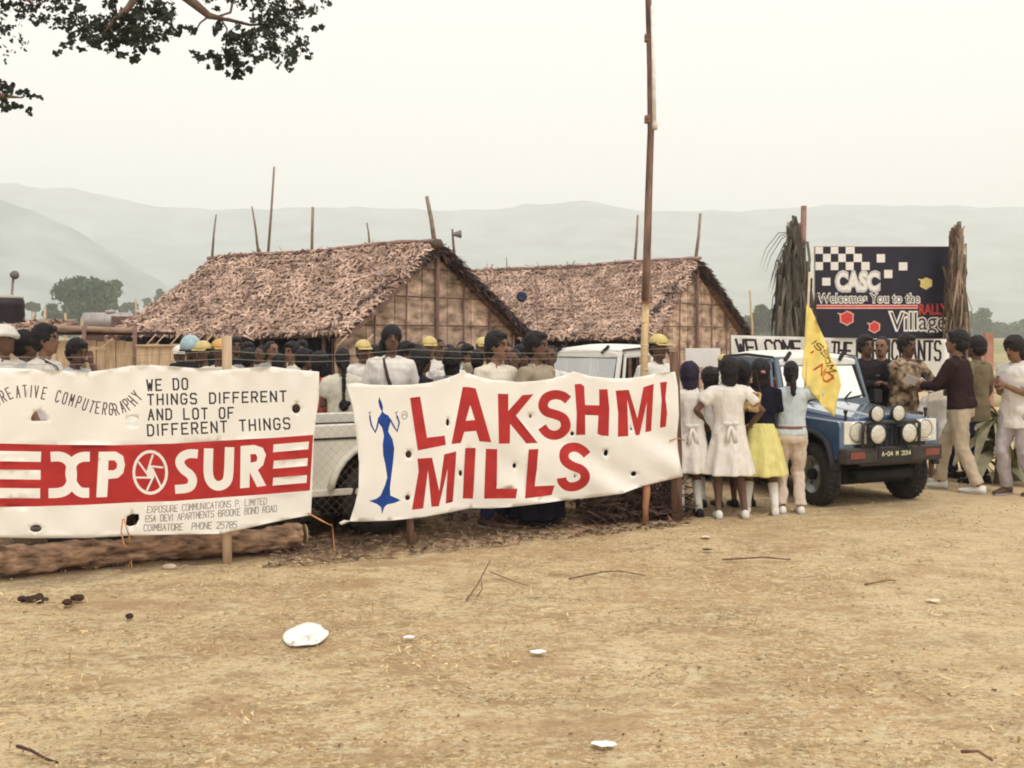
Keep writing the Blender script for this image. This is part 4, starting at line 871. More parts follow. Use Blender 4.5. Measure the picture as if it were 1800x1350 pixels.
# tall bamboo pole
t = thing('bamboo_pole', 'very tall bamboo pole with a lamp tube rising above the right banner', 'pole', (gx(1133, 10.3), 10.3, 0))
PY_ = 10.3
g = G(); g.tube([(gx(1133, PY_), PY_, -.02), pt(1131, 720, PY_), pt(1133, 600, PY_), pt(1136, 510, PY_)], [.036, .034, .036, .034], 10)
for y in (860, 800, 735, 690, 650, 607, 566, 530): p = pt(1133, y, PY_); g.tube([p - Vector((0, 0, .012)), p, p + Vector((0, 0, .012))], [.034, .041, .034], 10)
mk('lower_pole', g, M('pale_bamboo', (.62, .46, .26), var=.2, scale=5, bump=.3, stretch=(3, 3, .6)), t, True, world=True)
g = G(); g.tube([pt(1132, 640, PY_ + .05) if 0 else pt(1134, 528, PY_ - .05), pt(1137, 460, PY_ - .05), pt(1140, 350, PY_ - .05), pt(1144, 230, PY_ - .05), pt(1143, 120, PY_ - .05), pt(1141, 40, PY_ - .05), pt(1138, -60, PY_ - .05), pt(1137, -170, PY_ - .05)], [.038, .038, .035, .032, .031, .031, .028, .026], 10)
mk('upper_pole', g, M('dark_pole', (.13, .075, .062), var=.4, scale=4, bump=.5, stretch=(3, 3, .6), rgb2=(.22, .14, .11)), t, True, world=True)
for y, r, n in ((518, .045, 5), (205, .05, 4), (62, .05, 4)):
    g = G()
    for i in range(n): p = pt(1138 + (8 if y < 300 else 0) * .5, y + i * 3.2, PY_ - .03); g.tube([p - Vector((0, 0, .008)), p + Vector((0, 0, .008))], [r + .004 * (i % 2), r], 10)
    mk('rope_lashing', g, M('lashing', (.30, .17, .13), var=.3, scale=30), t, True, world=True)
g = G(); g.tube([pt(1150, 218, PY_ - .08), pt(1149, 120, PY_ - .08), pt(1147, 10, PY_ - .08)], .02, 8); mk('lamp_tube', g, M('lamp_tube_white', (.8, .8, .78), rough=.3), t, True, world=True)
g = G(); g.tube([pt(1151, 228, PY_ - .08), pt(1151, 216, PY_ - .08)], [.026, .026], 8); mk('tube_cap', g, M('cap_cream', (.6, .55, .45)), t, True, world=True)
# brushwood behind the right banner end
rng = np.random.default_rng(11); k = 650; C = np.zeros((k, 3)); px = rng.uniform(1040, 1200, k); Yb = fY(px) + .1 + .5 * rng.random(k); C[:, 0] = (px - 900) / F * Yb; C[:, 1] = Yb; C[:, 2] = .02 + .24 * rng.random(k) ** 1.7
V, Q = strips(C, rng.normal(size=(k, 3)) * [1, .6, .5], rng.normal(size=(k, 3)) + [0, -.5, .5], .15 + .35 * rng.random(k), .008 + .012 * rng.random(k), .04 * rng.normal(size=k), 3)
props(fastmesh('brushwood', V, Q, M('dead_twigs', (.085, .05, .04), var=.3, scale=5, bump=0, island=.5)), 'tangle of dry twigs at the foot of the fence near the brown post', 'brushwood', kind='stuff')
# drooping dry banana-like leaves behind the man at the right
def leafplant(label, px, Y, n, seed, h=1.2, spread=.7):
    rng = np.random.default_rng(seed); t = thing('dry_plant', label, 'plant', (gx(px, Y), Y, 0), 0, 'dry leafy plants behind the men at the right')
    g = G(); g.tube([(0, 0, 0), (.02, 0, h * .5), (0, 0, h * .8)], [.05, .04, .02], 7); mk('stem', g, M('dry_stem', (.3, .25, .16)), t, True)
    for i in range(n):
        a = rng.random() * 6.28; z0 = h * (.15 + .65 * rng.random()); ln = spread * (.6 + .6 * rng.random()); up = .35 * rng.random() + .05; pts_ = []; W_ = .05 + .05 * rng.random(); dr = .3 + .8 * rng.random()
        vs = []; m = 7; sd = Vector((-math.sin(a), math.cos(a), .3 * rng.normal()))
        for j in range(m + 1):
            q = j / m; c = Vector((math.cos(a) * ln * q, math.sin(a) * ln * q, z0 + up * q * 1.6 - dr * q * q)); c.z = max(c.z, .02); ww = W_ * math.sin(math.pi * min(.98, .08 + q * .9)) ** .6
            vs += [c + sd * ww, c + Vector((0, 0, -.015)), c - sd * ww]
        g = G(); g.add(vs, [f for j in range(m) for f in ((3 * j, 3 * j + 1, 3 * j + 4, 3 * j + 3), (3 * j + 1, 3 * j + 2, 3 * j + 5, 3 * j + 4))]); mk('leaf', g, M('dry_broad_leaf', (.36, .34, .22), var=.35, scale=6, bump=.3, obj=.4), t, True)
leafplant('dry leafy plant standing just left of the man at the right edge', 1755, 12.4, 34, 1, 1.0, .5); leafplant('dry leafy plant behind the legs of the man at the right edge', 1800, 12.8, 26, 2, 1.0, .6); leafplant('dry leafy plant showing between the jeep and the man in brown', 1655, 13.4, 22, 4, .95, .5)
t = thing('wooden_post', 'short reddish wooden post standing right of the man in brown', 'post', (gx(1737, 16), 16, 0))
g = G(); g.box((0, 0, .85), (.12, .1, 1.75)); g.box((-.08, 0, 1.35), (.1, .08, .5), Matrix.Rotation(R(14), 3, 'Y')); mk('timber', g, M('reddish_timber', (.42, .22, .17), var=.2, scale=4), t)
for i in range(6):
    Y = 20 + 5.5 * i; g = G(); x = gx(1750, Y)
    for j in range(30): g.box((x - .5 + j * .42, Y + .04 * math.sin(j), .08 + .02 * math.sin(j * 1.3)), (.44, .25, .3 + .05 * math.sin(j * 2.1)))
    props(mk('earth_bund', g, M('pale_earth', (.46, .39, .24), var=.2, scale=2, bump=.4), None, True), ['nearest', 'second nearest', 'third nearest', 'fourth nearest', 'second farthest', 'farthest'][i] + ' of the low earth bunds in the field at the right edge', 'earth bank', 'low earth bunds in the field at the right')
# ------------------------------------------------------------------ vehicles
TYRE = M('tyre_rubber', (.018, .018, .020), rough=.85, var=.3, scale=12, bump=.2); RIM = M('steel_rim', (.30, .30, .30), rough=.4, metal=.6, var=.15); DARK = M('underbody_dark', (.012, .012, .014), var=.3)
CHROME = M('chrome', (.7, .7, .68), rough=.2, metal=.9, var=.05, bump=0); LENS = M('lamp_lens', (.56, .55, .47), rough=.12, spec=.8, var=.2, scale=45, bump=.35); BEZ = M('bezel_white', (.66, .65, .56), rough=.5)
BUMP = M('bumper_black', (.03, .028, .028), rough=.5, var=.2); RUB = M('rubber_black', (.02, .02, .02), rough=.6); ORG = M('indicator_orange', (.22, .06, .045), rough=.35); SEAT = M('seat_dark', (.04, .035, .04)); PLATE = M('plate_black', (.03, .03, .03)); PLT = M('plate_letters', (.72, .68, .45))
def bar(g, a, b, w, d=None):
    a, b = Vector(a), Vector(b); d = d or w; q = (b - a).to_track_quat('Z', 'Y').to_matrix(); g.box((a + b) / 2, (w, d, (b - a).length), q)
def wheel(t, x, y, r, side, sc, rimm, steer=0, w=.2):
    e = bpy.data.objects.new('wheel', None); COL.objects.link(e); e.parent = t; e.location = (x * sc, y * sc, r * sc); e.rotation_euler = (0, 0, steer); e.empty_display_size = .1
    g = G(); h = w / 2; g.lathe([(-h, r * .62), (-h - .008, r * .75), (-h + .01, r * .94), (-h * .6, r * .995), (h * .6, r * .995), (h - .01, r * .94), (h + .008, r * .75), (h, r * .62), (h * .5, r * .6), (-h * .5, r * .6)], (0, 0, 0), 'x', 32, cap=False)
    for i in range(32):
        a = i * 2 * math.pi / 32
        for xx in (-.06, .02): g.box((xx + .02, (r) * math.cos(a + xx), r * math.sin(a + xx)), (.06, .03, .018), Matrix.Rotation(a + xx + math.pi / 2, 3, 'X'))
    mk('tyre', g, TYRE, e, True, sc)
    g = G(); s_ = side; g.lathe([(s_ * h * .7, .02), (s_ * h * .5, r * .2), (s_ * h * .2, r * .35), (s_ * h * .35, r * .52), (s_ * h * .9, r * .6), (s_ * h * .95, r * .63), (s_ * h * .6, r * .63), (0, r * .6), (0, .02)], (0, 0, 0), 'x', 28)
    for i in range(8):
        a = i * math.pi / 4; g.ball((s_ * h * .45, r * .43 * math.cos(a), r * .43 * math.sin(a)), (.012, .02, .02), 6, 4)
    mk('rim', g, rimm, e, True, sc)
    g = G(); g.lathe([(s_ * h * .2, .07), (s_ * (h + .01), .06), (s_ * (h + .02), .03), (s_ * (h + .02), .001)], (0, 0, 0), 'x', 14); mk('hub', g, DARK, e, True, sc)
def jeep(name, label, loc, th, sc, paint, cabpaint, roofm, cab=True, lamps=False, rimm=RIM, plate=True, steer=0, flare=None, door=True):
    t = thing(name, label, 'jeep', (loc[0], loc[1], 0), R(th)); flare = flare or paint
    def p(nm, g, m, sm=False, bev=.012, par=None):
        g.v = [(v[0], -1.45 + (v[1] + 1.45) * .62 if v[1] < -1.45 else v[1], v[2]) for v in g.v]
        return mk(nm, g, m, par or t, sm, sc, bevel=bev)
    def A(cy, r, a0, a1, n=10, cz=.36): return [(cy + r * math.cos(R(a0 + (a1 - a0) * i / n)), cz + r * math.sin(R(a0 + (a1 - a0) * i / n))) for i in range(n + 1)]
    # tub with rear arch ; profile in (y,z)
    prof = [(-.62, .40)] + [(.70, .40)] + A(1.17, .44, 175, 5)[0:11] + [(1.66, .46), (1.72, .60), (1.74, .98), (-.62, .98)]
    g = G(); g.prism(prof, 'x', -.70, -.64); g.prism(prof, 'x', .64, .70); body = p('body', g, paint)
    g = G(); g.box((0, .56, .50), (1.27, 2.3, .08)); g.box((0, 1.70, .72), (1.27, .06, .5)); g.box((0, -.6, .74), (1.27, .05, .5)); g.box((0, 1.17, .72), (1.27, .9, .34)); p('floor', g, DARK)
    for s_ in (-1, 1):
        fp = [(-.62, .40)] + [(-.62, .985), (-1.72, .955), (-1.765, .90), (-1.765, .62), (-1.68, .58)] + A(-1.2, .43, 165, 5)[::1]
        g = G(); g.prism(fp, 'x', s_ * .50, s_ * .705); p('fender', g, paint)
        for cy in (-1.2, 1.17):
            g = G(); arc_ = A(cy, .44, 172, 8, 14); rg = []
            for (yy, zz) in arc_:
                d = Vector((0, yy - cy, zz - .36)).normalized(); c = Vector((s_ * .72, yy, zz)); rg.append([c + Vector((-s_ * .05, 0, 0)), c + Vector((s_ * .055, 0, 0)) , c + Vector((s_ * .055, 0, 0)) + d * .035, c + d * .05 + Vector((-s_ * .05, 0, 0))])
            g.loft(rg); p('wheel_flare', g, flare, True, 0)
        g = G(); g.box((s_ * .3, -1.2, .36), (.5, .1, .1)); p('axle', g, DARK)
    # bonnet
    g = G(); rings = []
    for y, w_, z in ((-1.775, .50, .955), (-1.74, .51, .985), (-1.5, .52, 1.0), (-1.0, .55, 1.045), (-.60, .58, 1.08)):
        rings.append([Vector((x * w_, y, z + .018 * (1 - x * x) + (.012 if abs(x) < .45 else 0) - (.03 if abs(x) > .97 else 0))) for x in (-1, -.97, -.8, -.5, -.44, -.2, 0, .2, .44, .5, .8, .97, 1)] + [Vector((w_, y, z - .09)), Vector((-w_, y, z - .09))])
    g.loft(rings); p('bonnet', g, paint, False, .006)
    # nose
    g = G(); g.box((0, -1.70, .77), (1.0, .10, .36)); p('nose_panel', g, BUMP if lamps else paint)
    for i in range(7):
        g = G(); g.box((-.21 + .07 * i, -1.762, .79), (.022, .03, .26)); p('grille_bar', g, M('grille_dark_blue', (.02, .03, .06), rough=.4), bev=.004)
    g = G(); g.box((0, -1.76, .90), (1.0, .03, .05)); p('grille_top', g, paint, bev=.004)
    for s_ in (-1, 1):
        g = G(); g.box((s_ * .50, -1.772, .825), (.31, .04, .25)); bz = p('headlight', g, BEZ if lamps else paint)
        g = G(); g.lathe([(-1.79, .118), (-1.805, .118), (-1.805, .104), (-1.795, .104)], (s_ * .48, 0, .835), 'y', 26, cap=False); p('ring', g, CHROME, True, 0, bz)
        g = G(); g.lathe([(-1.792, .105), (-1.806, .09), (-1.815, .05), (-1.818, .005)], (s_ * .48, 0, .835), 'y', 24); p('lens', g, LENS, True, 0, bz)
    g = G(); g.box((0, -1.83, .58), (1.24, .12, .17)); g.box((0, -1.77, .49), (.9, .1, .06)); bm_ = p('bumper', g, BUMP, bev=.02)
    for s_ in (-1, 1):
        g = G(); g.box((s_ * .65, -1.80, .58), (.1, .18, .17), Matrix.Rotation(R(-s_ * 14), 3, 'Z')); p('bumper_corner', g, BUMP, bev=.02)
        g = G(); g.box((s_ * .53, -1.895, .585), (.2, .02, .075)); p('indicator', g, ORG, bev=.006)
    if plate:
        g = G(); g.box((0, -1.90, .595), (.5, .015, .12)); pl = p('number_plate', g, PLATE, bev=.003)
        def pf(a, b): return ((a - 50) / 100 * .46 * sc, (-1.45 - (1.911 - 1.45) * .62) * sc, (.625 - b / 100 * .46) * sc)
        q = sheet('plate_print', [(2, 0), (98, 0), (98, 14), (2, 14)], text('A-04 M 2014', [(5, 11.5), (95, 11.5)], 9.5, 1.7, .7), [], 40, pf, [PLATE, PLT], t, False); q.name = 'plate_print'
    if lamps:
        def lamp(x, y, z, r):
            e = G(); e.lathe([(y + .12, r * .45), (y + .07, r * .9), (y, r * 1.10), (y - .02, r * 1.08)], (x, 0, z), 'y', 24); h = p('spot_lamp', e, RUB, True, 0)
            e = G(); e.lathe([(y - .008, r * .97), (y - .022, r * .93), (y - .034, r * .6), (y - .04, .004)], (x, 0, z), 'y', 24); p('lens', e, LENS, True, 0, h)
            e = G(); e.lathe([(y - .004, r * 1.02), (y - .016, r * 1.03), (y - .018, r * .96)], (x, 0, z), 'y', 24, cap=False); p('ring', e, CHROME, True, 0, h)
            e = G(); bar(e, (x, y + .03, z - r), (x, y + .03, z - r - .06), .03); p('bracket', e, RUB, False, 0, h)
        for x in (-.27, .03): lamp(x, -1.90, 1.03, .088)
        for x in (-.30, .14): lamp(x, -1.97, .815, .106)
        g = G(); g.tube([(-.45, -1.86, .62), (-.45, -1.88, .91), (-.4, -1.88, .935), (.30, -1.88, .935), (.35, -1.88, .91), (.35, -1.86, .62)], .022, 8); p('lamp_bar', g, BUMP, True, 0)
        for s_ in (-1, 1):
            g = G(); g.tube([(s_ * .57, -1.66, .96), (s_ * .57, -1.66, 1.04)], .018, 8); g.tube([(s_ * .57, -1.66, 1.04), (s_ * .57, -1.66, 1.07)], .028, 8); p('bonnet_catch', g, RUB, True, 0)
        g = G(); g.tube([(.3, -1.2, .3), (-.1, -1.3, .26), (-.4, -1.2, .32)], .05, 10); g.ball((-.1, -1.15, .36), (.14, .12, .12)); g.box((0, -1.55, .34), (.8, .2, .1)); p('front_axle', g, DARK, True, 0)
    # windscreen
    b0, b1, yb, yt, zb, zt = .635, .585, -.58, -.40, 1.08, 1.60
    g = G()
    for s_ in (-1, 1): bar(g, (s_ * b0, yb, zb - .03), (s_ * b1, yt, zt + .02), .055, .06)
    bar(g, (-b1, yt, zt), (b1, yt, zt), .06, .05); bar(g, (-b0, yb, zb), (b0, yb, zb), .05, .10)
    g.box((0, -.60, 1.02), (1.26, .06, .09)); wf = p('windscreen_frame', g, cabpaint)
    if cab:
        i0, i1 = b0 - .035, b1 - .03; g = G()
        P4 = [Vector((-i0, yb - .012, zb + .03)), Vector((i0, yb - .012, zb + .03)), Vector((i1, yt - .012, zt - .03)), Vector((-i1, yt - .012, zt - .03))]
        for i in range(4): bar(g, P4[i], P4[(i + 1) % 4], .02, .02)
        p('window_seal', g, RUB, False, 0)
        g = G(); g.add([q + Vector((0, .008, 0)) for q in P4], [(0, 1, 2, 3)]); p('windscreen', g, glass('windscreen_glass', mixv=.42), False, 0)
        for x in (-.28, .25):
            g = G(); bar(g, (x, yb - .03, zb + .02), (x + .16, yb + .02, zb + .12), .012); bar(g, (x + .02, yb - .02, zb + .035), (x + .30, yb - .015, zb + .075), .018); p('wiper', g, RUB, False, 0)
        for x in (-.45, .36):
            g = G(); bar(g, (x - .05, yt - .06, zt - .02), (x + .05, yt - .03, zt + .075), .035); p('hinge_bracket', g, RUB, False, 0)
        # roof
        rl = .98
        g = G(); rings = []
        for y, w_, z in ((yt - .05, .57, zt + .02), (yt, .60, zt + .06), (yt + .5, .62, zt + .10), (yt + .85, .61, zt + .09), (yt + rl + .02, .59, zt + .05)):
            rings.append([Vector((x * w_, y, z - .05 * abs(x) ** 3)) for x in (-1, -.9, -.6, -.3, 0, .3, .6, .9, 1)] + [Vector((w_, y, z - .10)), Vector((-w_, y, z - .10))])
        g.loft(rings); p('roof', g, roofm, False, .01)
        yr = yt + rl
        for s_ in (-1, 1):
            g = G(); g.tube([(s_ * .625, yt, zt + .02), (s_ * .635, yt + .5, zt + .05), (s_ * .62, yr, zt + .02), (s_ * .69, yr + .42, .98)], .016, 6); p('gutter', g, RUB, True, 0)
            g = G(); bar(g, (s_ * .60, yr - .12, zt), (s_ * .68, yr + .1, .99), .09, .03); p('rear_pillar', g, cabpaint)
            # door
            dp = [(-.52, .50), (.50, .50), (.50, .97), (-.52, .97)]; g = G(); g.prism(dp, 'x', s_ * .70, s_ * .712); dd = p('door', g, paint, False, .006)
            g = G(); bar(g, (s_ * .69, -.50, .98), (s_ * .60, -.32, zt - .03), .035, .045); bar(g, (s_ * .60, -.33, zt - .04), (s_ * .615, .46, zt - .02), .04, .085); bar(g, (s_ * .615, .46, zt - .02), (s_ * .69, .50, .98), .04, .05); bar(g, (s_ * .7, -.5, .98), (s_ * .7, .5, .98), .03, .04); p('window_frame', g, paint, False, .006, dd)
            g = G(); g.box((s_ * .718, .38, .88), (.02, .10, .025)); p('handle', g, RUB, False, .004, dd)
            g = G(); bar(g, (s_ * .68, -.50, 1.05), (s_ * .80, -.56, 1.1), .014); g.box((s_ * .82, -.56, 1.14), (.12, .03, .16)); p('mirror', g, RUB, False, .01)
            g = G(); g.add([(s_ * .68, yr - .35, 1.0), (s_ * .68, yr + .1, 1.0), (s_ * .60, yr - .13, zt), (s_ * .61, yr - .36, zt)], [(0, 1, 2, 3)]); p('side_window', g, glass('side_glass', mixv=.1), False, 0)
        g = G(); g.tube([(.18 + .17 * math.cos(a), -.30 + .05 * math.sin(a), 1.05 + .16 * math.sin(a)) for a in np.linspace(0, 6.28, 20)], .012, 6); bar(g, (.18, -.30, 1.05), (.18, -.5, .95), .03); p('steering_wheel', g, RUB, True, 0)
    else:
        g = G(); g.tube([(-.62, .6, .95), (-.6, .6, 1.02), (.6, .6, 1.02), (.62, .6, .95)], .02, 8); p('seat_rail', g, RUB, True, 0)
    for x in (-.33, .33):
        g = G(); g.box((x, .05, .66), (.48, .48, .18)); g.box((x, .33, .9 if cab else .84), (.46, .12, .5 if cab else .25), Matrix.Rotation(R(-10), 3, 'X')); 
        if cab: g.box((x, .39, 1.2), (.26, .09, .16))
        p('seat', g, SEAT, False, .04)
    for s_ in (-1, 1):
        wheel(t, s_ * .62, -1.2, .34, s_, sc, rimm, R(steer)); wheel(t, s_ * .62, 1.17, .34, s_, sc, rimm)
        g = G(); g.box((s_ * .715, .3, .40), (.02, 1.9, .06)); p('sill', g, flare)
        g = G(); g.box((s_ * .706, .52, .86), (.006, 2.3, .018)); p('body_line', g, RUB, False, 0)
    g = G(); g.box((0, .2, .31), (.9, 3.2, .16)); g.box((0, .0, .34), (1.24, 1.5, .14)); g.box((0, 1.5, .34), (1.2, .3, .2)); p('chassis', g, DARK)  # chassis, with wide dark boxes added to deepen shade under the body
    g = G(); g.box((0, 1.78, .46), (1.2, .1, .12)); p('rear_bumper', g, BUMP)
    return t
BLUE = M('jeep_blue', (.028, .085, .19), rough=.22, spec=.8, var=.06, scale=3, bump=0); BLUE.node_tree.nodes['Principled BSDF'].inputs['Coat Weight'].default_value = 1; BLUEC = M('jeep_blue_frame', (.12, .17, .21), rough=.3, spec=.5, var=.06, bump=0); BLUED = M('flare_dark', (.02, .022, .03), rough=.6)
def sheen_and_dust(m, col, amt):  # tint on upward faces carries painted sky sheen and dust
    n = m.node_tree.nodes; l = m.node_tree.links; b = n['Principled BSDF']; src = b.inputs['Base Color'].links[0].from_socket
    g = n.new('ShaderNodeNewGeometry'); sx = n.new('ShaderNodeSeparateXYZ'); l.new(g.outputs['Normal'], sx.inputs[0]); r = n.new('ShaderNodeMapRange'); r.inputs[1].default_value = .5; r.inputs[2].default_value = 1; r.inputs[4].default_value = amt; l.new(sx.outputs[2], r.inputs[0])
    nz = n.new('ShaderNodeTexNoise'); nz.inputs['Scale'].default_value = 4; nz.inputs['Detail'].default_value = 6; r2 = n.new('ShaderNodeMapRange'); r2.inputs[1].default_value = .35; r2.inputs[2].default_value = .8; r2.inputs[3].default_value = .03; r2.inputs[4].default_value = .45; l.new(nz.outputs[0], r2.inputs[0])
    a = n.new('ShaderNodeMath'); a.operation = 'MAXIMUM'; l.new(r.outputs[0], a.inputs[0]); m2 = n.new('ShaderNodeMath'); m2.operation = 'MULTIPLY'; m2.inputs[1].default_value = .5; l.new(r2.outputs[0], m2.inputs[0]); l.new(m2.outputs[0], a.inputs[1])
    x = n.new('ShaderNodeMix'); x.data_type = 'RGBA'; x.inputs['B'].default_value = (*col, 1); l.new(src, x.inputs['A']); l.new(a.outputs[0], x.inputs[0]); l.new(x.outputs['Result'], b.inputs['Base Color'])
sheen_and_dust(BLUE, (.30, .36, .38), .42); sheen_and_dust(TYRE, (.16, .12, .085), .45); sheen_and_dust(BUMP, (.16, .13, .10), .4)  # jeep blue: painted sky reflection on upward faces, patchy dust; tyre, bumper: dust
WHT = M('jeep_white', (.74, .73, .68), rough=.35, spec=.5, var=.05, scale=3, bump=0); CRM = M('jeep_cream', (.70, .68, .59), rough=.4, spec=.5, var=.08, scale=3, bump=0)
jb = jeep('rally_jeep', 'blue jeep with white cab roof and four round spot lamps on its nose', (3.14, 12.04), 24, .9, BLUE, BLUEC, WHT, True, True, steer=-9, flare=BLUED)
jw = jeep('white_jeep', 'white jeep whose cab shows above the right banner beside the bamboo pole', (1.20, 13.9), -44, .93, WHT, WHT, WHT, True, False)
jc = jeep('cream_jeep', 'cream open topped jeep standing between the two banners', (-2.44, 9.27), -63.3, .97, CRM, CRM, CRM, False, False, rimm=M('rim_dark', (.08, .08, .08), rough=.6), plate=False, flare=CRM)
for o in list(jc.children):
    if o.name.startswith('windscreen_frame'): bpy.data.objects.remove(o)

# ------------------------------------------------------------------ people
TEXA = bpy.data.textures.new('folds', 'CLOUDS'); TEXA.noise_scale = .11; TEXA.noise_depth = 2
TEXB = bpy.data.textures.new('hairnoise', 'CLOUDS'); TEXB.noise_scale = .02
PEND = []
def ik(a, b, l1, l2, hint):
    a, b = Vector(a), Vector(b); d = b - a; L = min(d.length, (l1 + l2) * .985); u = d.normalized(); b = a + u * L
    k = (l1 * l1 - l2 * l2 + L * L) / (2 * L); h = math.sqrt(max(0, l1 * l1 - k * k)); hv_ = Vector(hint); hv_ = (hv_ - u * hv_.dot(u)).normalized()
    return a + u * k + hv_ * h, b
def hand(g, wr, d, w, nrm, curl, sgn, s):
    d, w = d.normalized(), w.normalized(); nrm = nrm.normalized(); th_ = .012 * s
    rings = []
    for q, hw in ((-.02, .024), (.02, .030), (.05, .040), (.088, .041)):
        c = wr + d * q * s; rings.append([c + w * (hw * s * math.cos(a)) + nrm * (th_ * 1.15 * math.sin(a)) for a in [i * math.pi / 4 for i in range(8)]])
    g.loft(rings)
    for i, (o, ln) in enumerate(((-.030, .060), (-.010, .074), (.010, .078), (.030, .068))):
        p = wr + d * .080 * s + w * o * s; pts = [p]; cc = 0; q = p
        for k_ in range(3):
            cc += R(curl) * (.6 if k_ == 0 else 1); dd = d * math.cos(cc) + nrm * math.sin(cc) + w * (o * 1.2) * (1 - k_ * .4); q = q + dd * (ln * s * (.42, .32, .26)[k_]); pts.append(q)
        g.tube(pts, [.0095 * s, .009 * s, .0085 * s, .006 * s], 6)
    p = wr + d * .02 * s + w * (.026 * s * sgn); t1 = p + (w * sgn * .8 + d * .6 + nrm * .2).normalized() * .045 * s; t2 = t1 + (w * sgn * .3 + d * .8 + nrm * .5).normalized() * .034 * s
    g.tube([p, t1, t2], [.013 * s, .011 * s, .008 * s], 6)
def person(label, x, y, H, yaw, skin, top, bottom, hair='short', hairm=None, cap=None, shoes=None, socks=None, lean=0, side=0, head=(0, 0), arms=None, feet=None, fem=False, belt=None, vox=.0135, hold=None, group=None, bulk=1.0, curl=(22, 22), extra=None, tuck=False, dress=False, face=True, zoff=0):
    s = H / 1.72; t = thing('person', label, 'person', (x, y, zoff), R(yaw), group)
    hs = 1.0 + (1.55 - min(H, 1.55)) * .35      # children have larger heads
    Px = Vector((0, 0, .92)); Rl = Matrix.Rotation(R(-lean), 3, 'X').inverted() @ Matrix.Rotation(R(side), 3, 'Y')
    def T(v): return Px + Rl @ (Vector(v) - Px)
    sw = (.165 if fem else .185) * bulk
    B = G()
    tr = [(-.12, .10, .085, 0), (-.06, .145, .105, .005), (0, .158, .108, .005), (.1, .135, .095, 0), (.2, .132, .095, 0), (.32, .155, .105, -.005), (.42, .160, .098, 0), (.485, .125, .075, .01), (.53, .062, .058, .01)]
    def rings(off, sc_=1.0, z0=-9, z1=9, ext=()):
        out_ = []
        for (z, a, b, yo) in list(ext) + [r for r in tr if z0 <= r[0] <= z1]:
            a, b = (a * bulk + off) * sc_, (b * bulk + off) * sc_; c = Vector((0, yo, .92 + z)); out_.append([T(c + Vector((a * math.cos(q), b * math.sin(q), 0))) for q in [i * math.pi / 8 for i in range(16)]])
        return out_
    B.loft(rings(0))
    nk = T((0, .012, 1.43)); hd = T((0, -.005, 1.60)); Rh = Rl @ Matrix.Rotation(R(head[0]), 3, 'Z') @ Matrix.Rotation(R(head[1]), 3, 'X')
    hd = nk + Rh @ Vector((0, -.02, .175 * (.9 + .1 * hs)))
    B.tube([nk - Vector((0, 0, .03)), nk + (hd - nk) * .35, hd + Rh @ Vector((0, .015, -.02))], [.06, .052, .05], 12)
    def HP(x_, y_, z_): return hd + Rh @ (Vector((x_, y_, z_)) * hs)
    hp = [(-.118, .022, .022, -.060), (-.105, .040, .040, -.050), (-.08, .054, .060, -.032), (-.045, .064, .080, -.012), (0, .071, .090, 0), (.035, .075, .096, .004), (.065, .073, .093, .008), (.095, .058, .075, .012), (.115, .035, .045, .014), (.123, .012, .015, .014)]
    B.loft([[HP(a * math.cos(q), b * math.sin(q) + yo, z) for q in [i * math.pi / 9 for i in range(18)]] for (z, a, b, yo) in hp])
    B.tube([HP(0, -.082, .022), HP(0, -.098, -.005), HP(0, -.110, -.022)], [.009 * hs, .012 * hs, .016 * hs], 8); B.ball(HP(0, -.098, -.027), (.019 * hs, .012 * hs, .011 * hs), 8, 6)
    B.tube([HP(-.04, -.080, .032), HP(0, -.090, .028), HP(.04, -.080, .032)], [.009, .011, .009], 6); B.tube([HP(-.020, -.086, -.058), HP(0, -.094, -.056), HP(.020, -.086, -.058)], [.007, .010, .007], 6)
    for e in (-1, 1): B.ball(HP(e * .074, .006, -.005), (.011, .020, .032), 8, 6)
    # limbs
    ex = G(); sh_, el_, wr_ = {}, {}, {}
    arms = arms or {}
    for k_, e in (('r', -1), ('l', 1)):
        S0 = T((e * sw, .008, 1.375)); tgt = arms.get(k_) or (e * .27, -.06 - .02, .86 + .02); hint = arms.get(k_ + 'h') or (e * .5, 1, -.4)
        E, Wp = ik(S0, tgt, .285, .255, hint); sh_[k_], el_[k_], wr_[k_] = S0, E, Wp
        B.tube([S0 - Vector((e * .05, 0, 0)), S0, (S0 + E) / 2, E, (E + Wp) / 2 + (E - S0).normalized() * 0, Wp], [.052, .054 * bulk, .044, .038, .036, .027], 10)
        d = (Wp - E).normalized(); inw = Vector((-e, 0, 0)) if not arms.get(k_) else Vector(arms.get(k_ + 'n') or (0, 0, -1)); nr = inw - d * inw.dot(d)
        nr = nr.normalized() if nr.length > .1 else d.orthogonal().normalized(); wv = nr.cross(d)
        hd2 = Vector(arms[k_ + 'd']).normalized() if arms.get(k_ + 'd') else d
        hand(ex, Wp, hd2, wv, nr, arms.get(k_ + 'c', curl[0]), 1 if wv.y < 0 else -1, 1.0)
    feet = feet or {}; kn = {}; an = {}; hp_ = {}
    for k_, e in (('r', -1), ('l', 1)):
        hp = Vector((e * .085, 0, .89)); ft = feet.get(k_) or (e * .105, .01, 0); a_ = Vector((ft[0], ft[1] + .03, .085 + (ft[2] if len(ft) > 2 else 0)))
        K, a2 = ik(hp, a_, .43, .41, (0, -1, 0)); 
        if (a_ - a2).length > .001: a2 = a_
        hp_[k_], kn[k_], an[k_] = hp, K, a2
        B.tube([hp + Vector((0, 0, .03)), hp + (K - hp) * .3, hp + (K - hp) * .7, K, K + (a2 - K) * .3, K + (a2 - K) * .65, a2, a2 - Vector((0, 0, .035))], [.082, .080, .063, .052, .054, .042, .034, .036], 10)
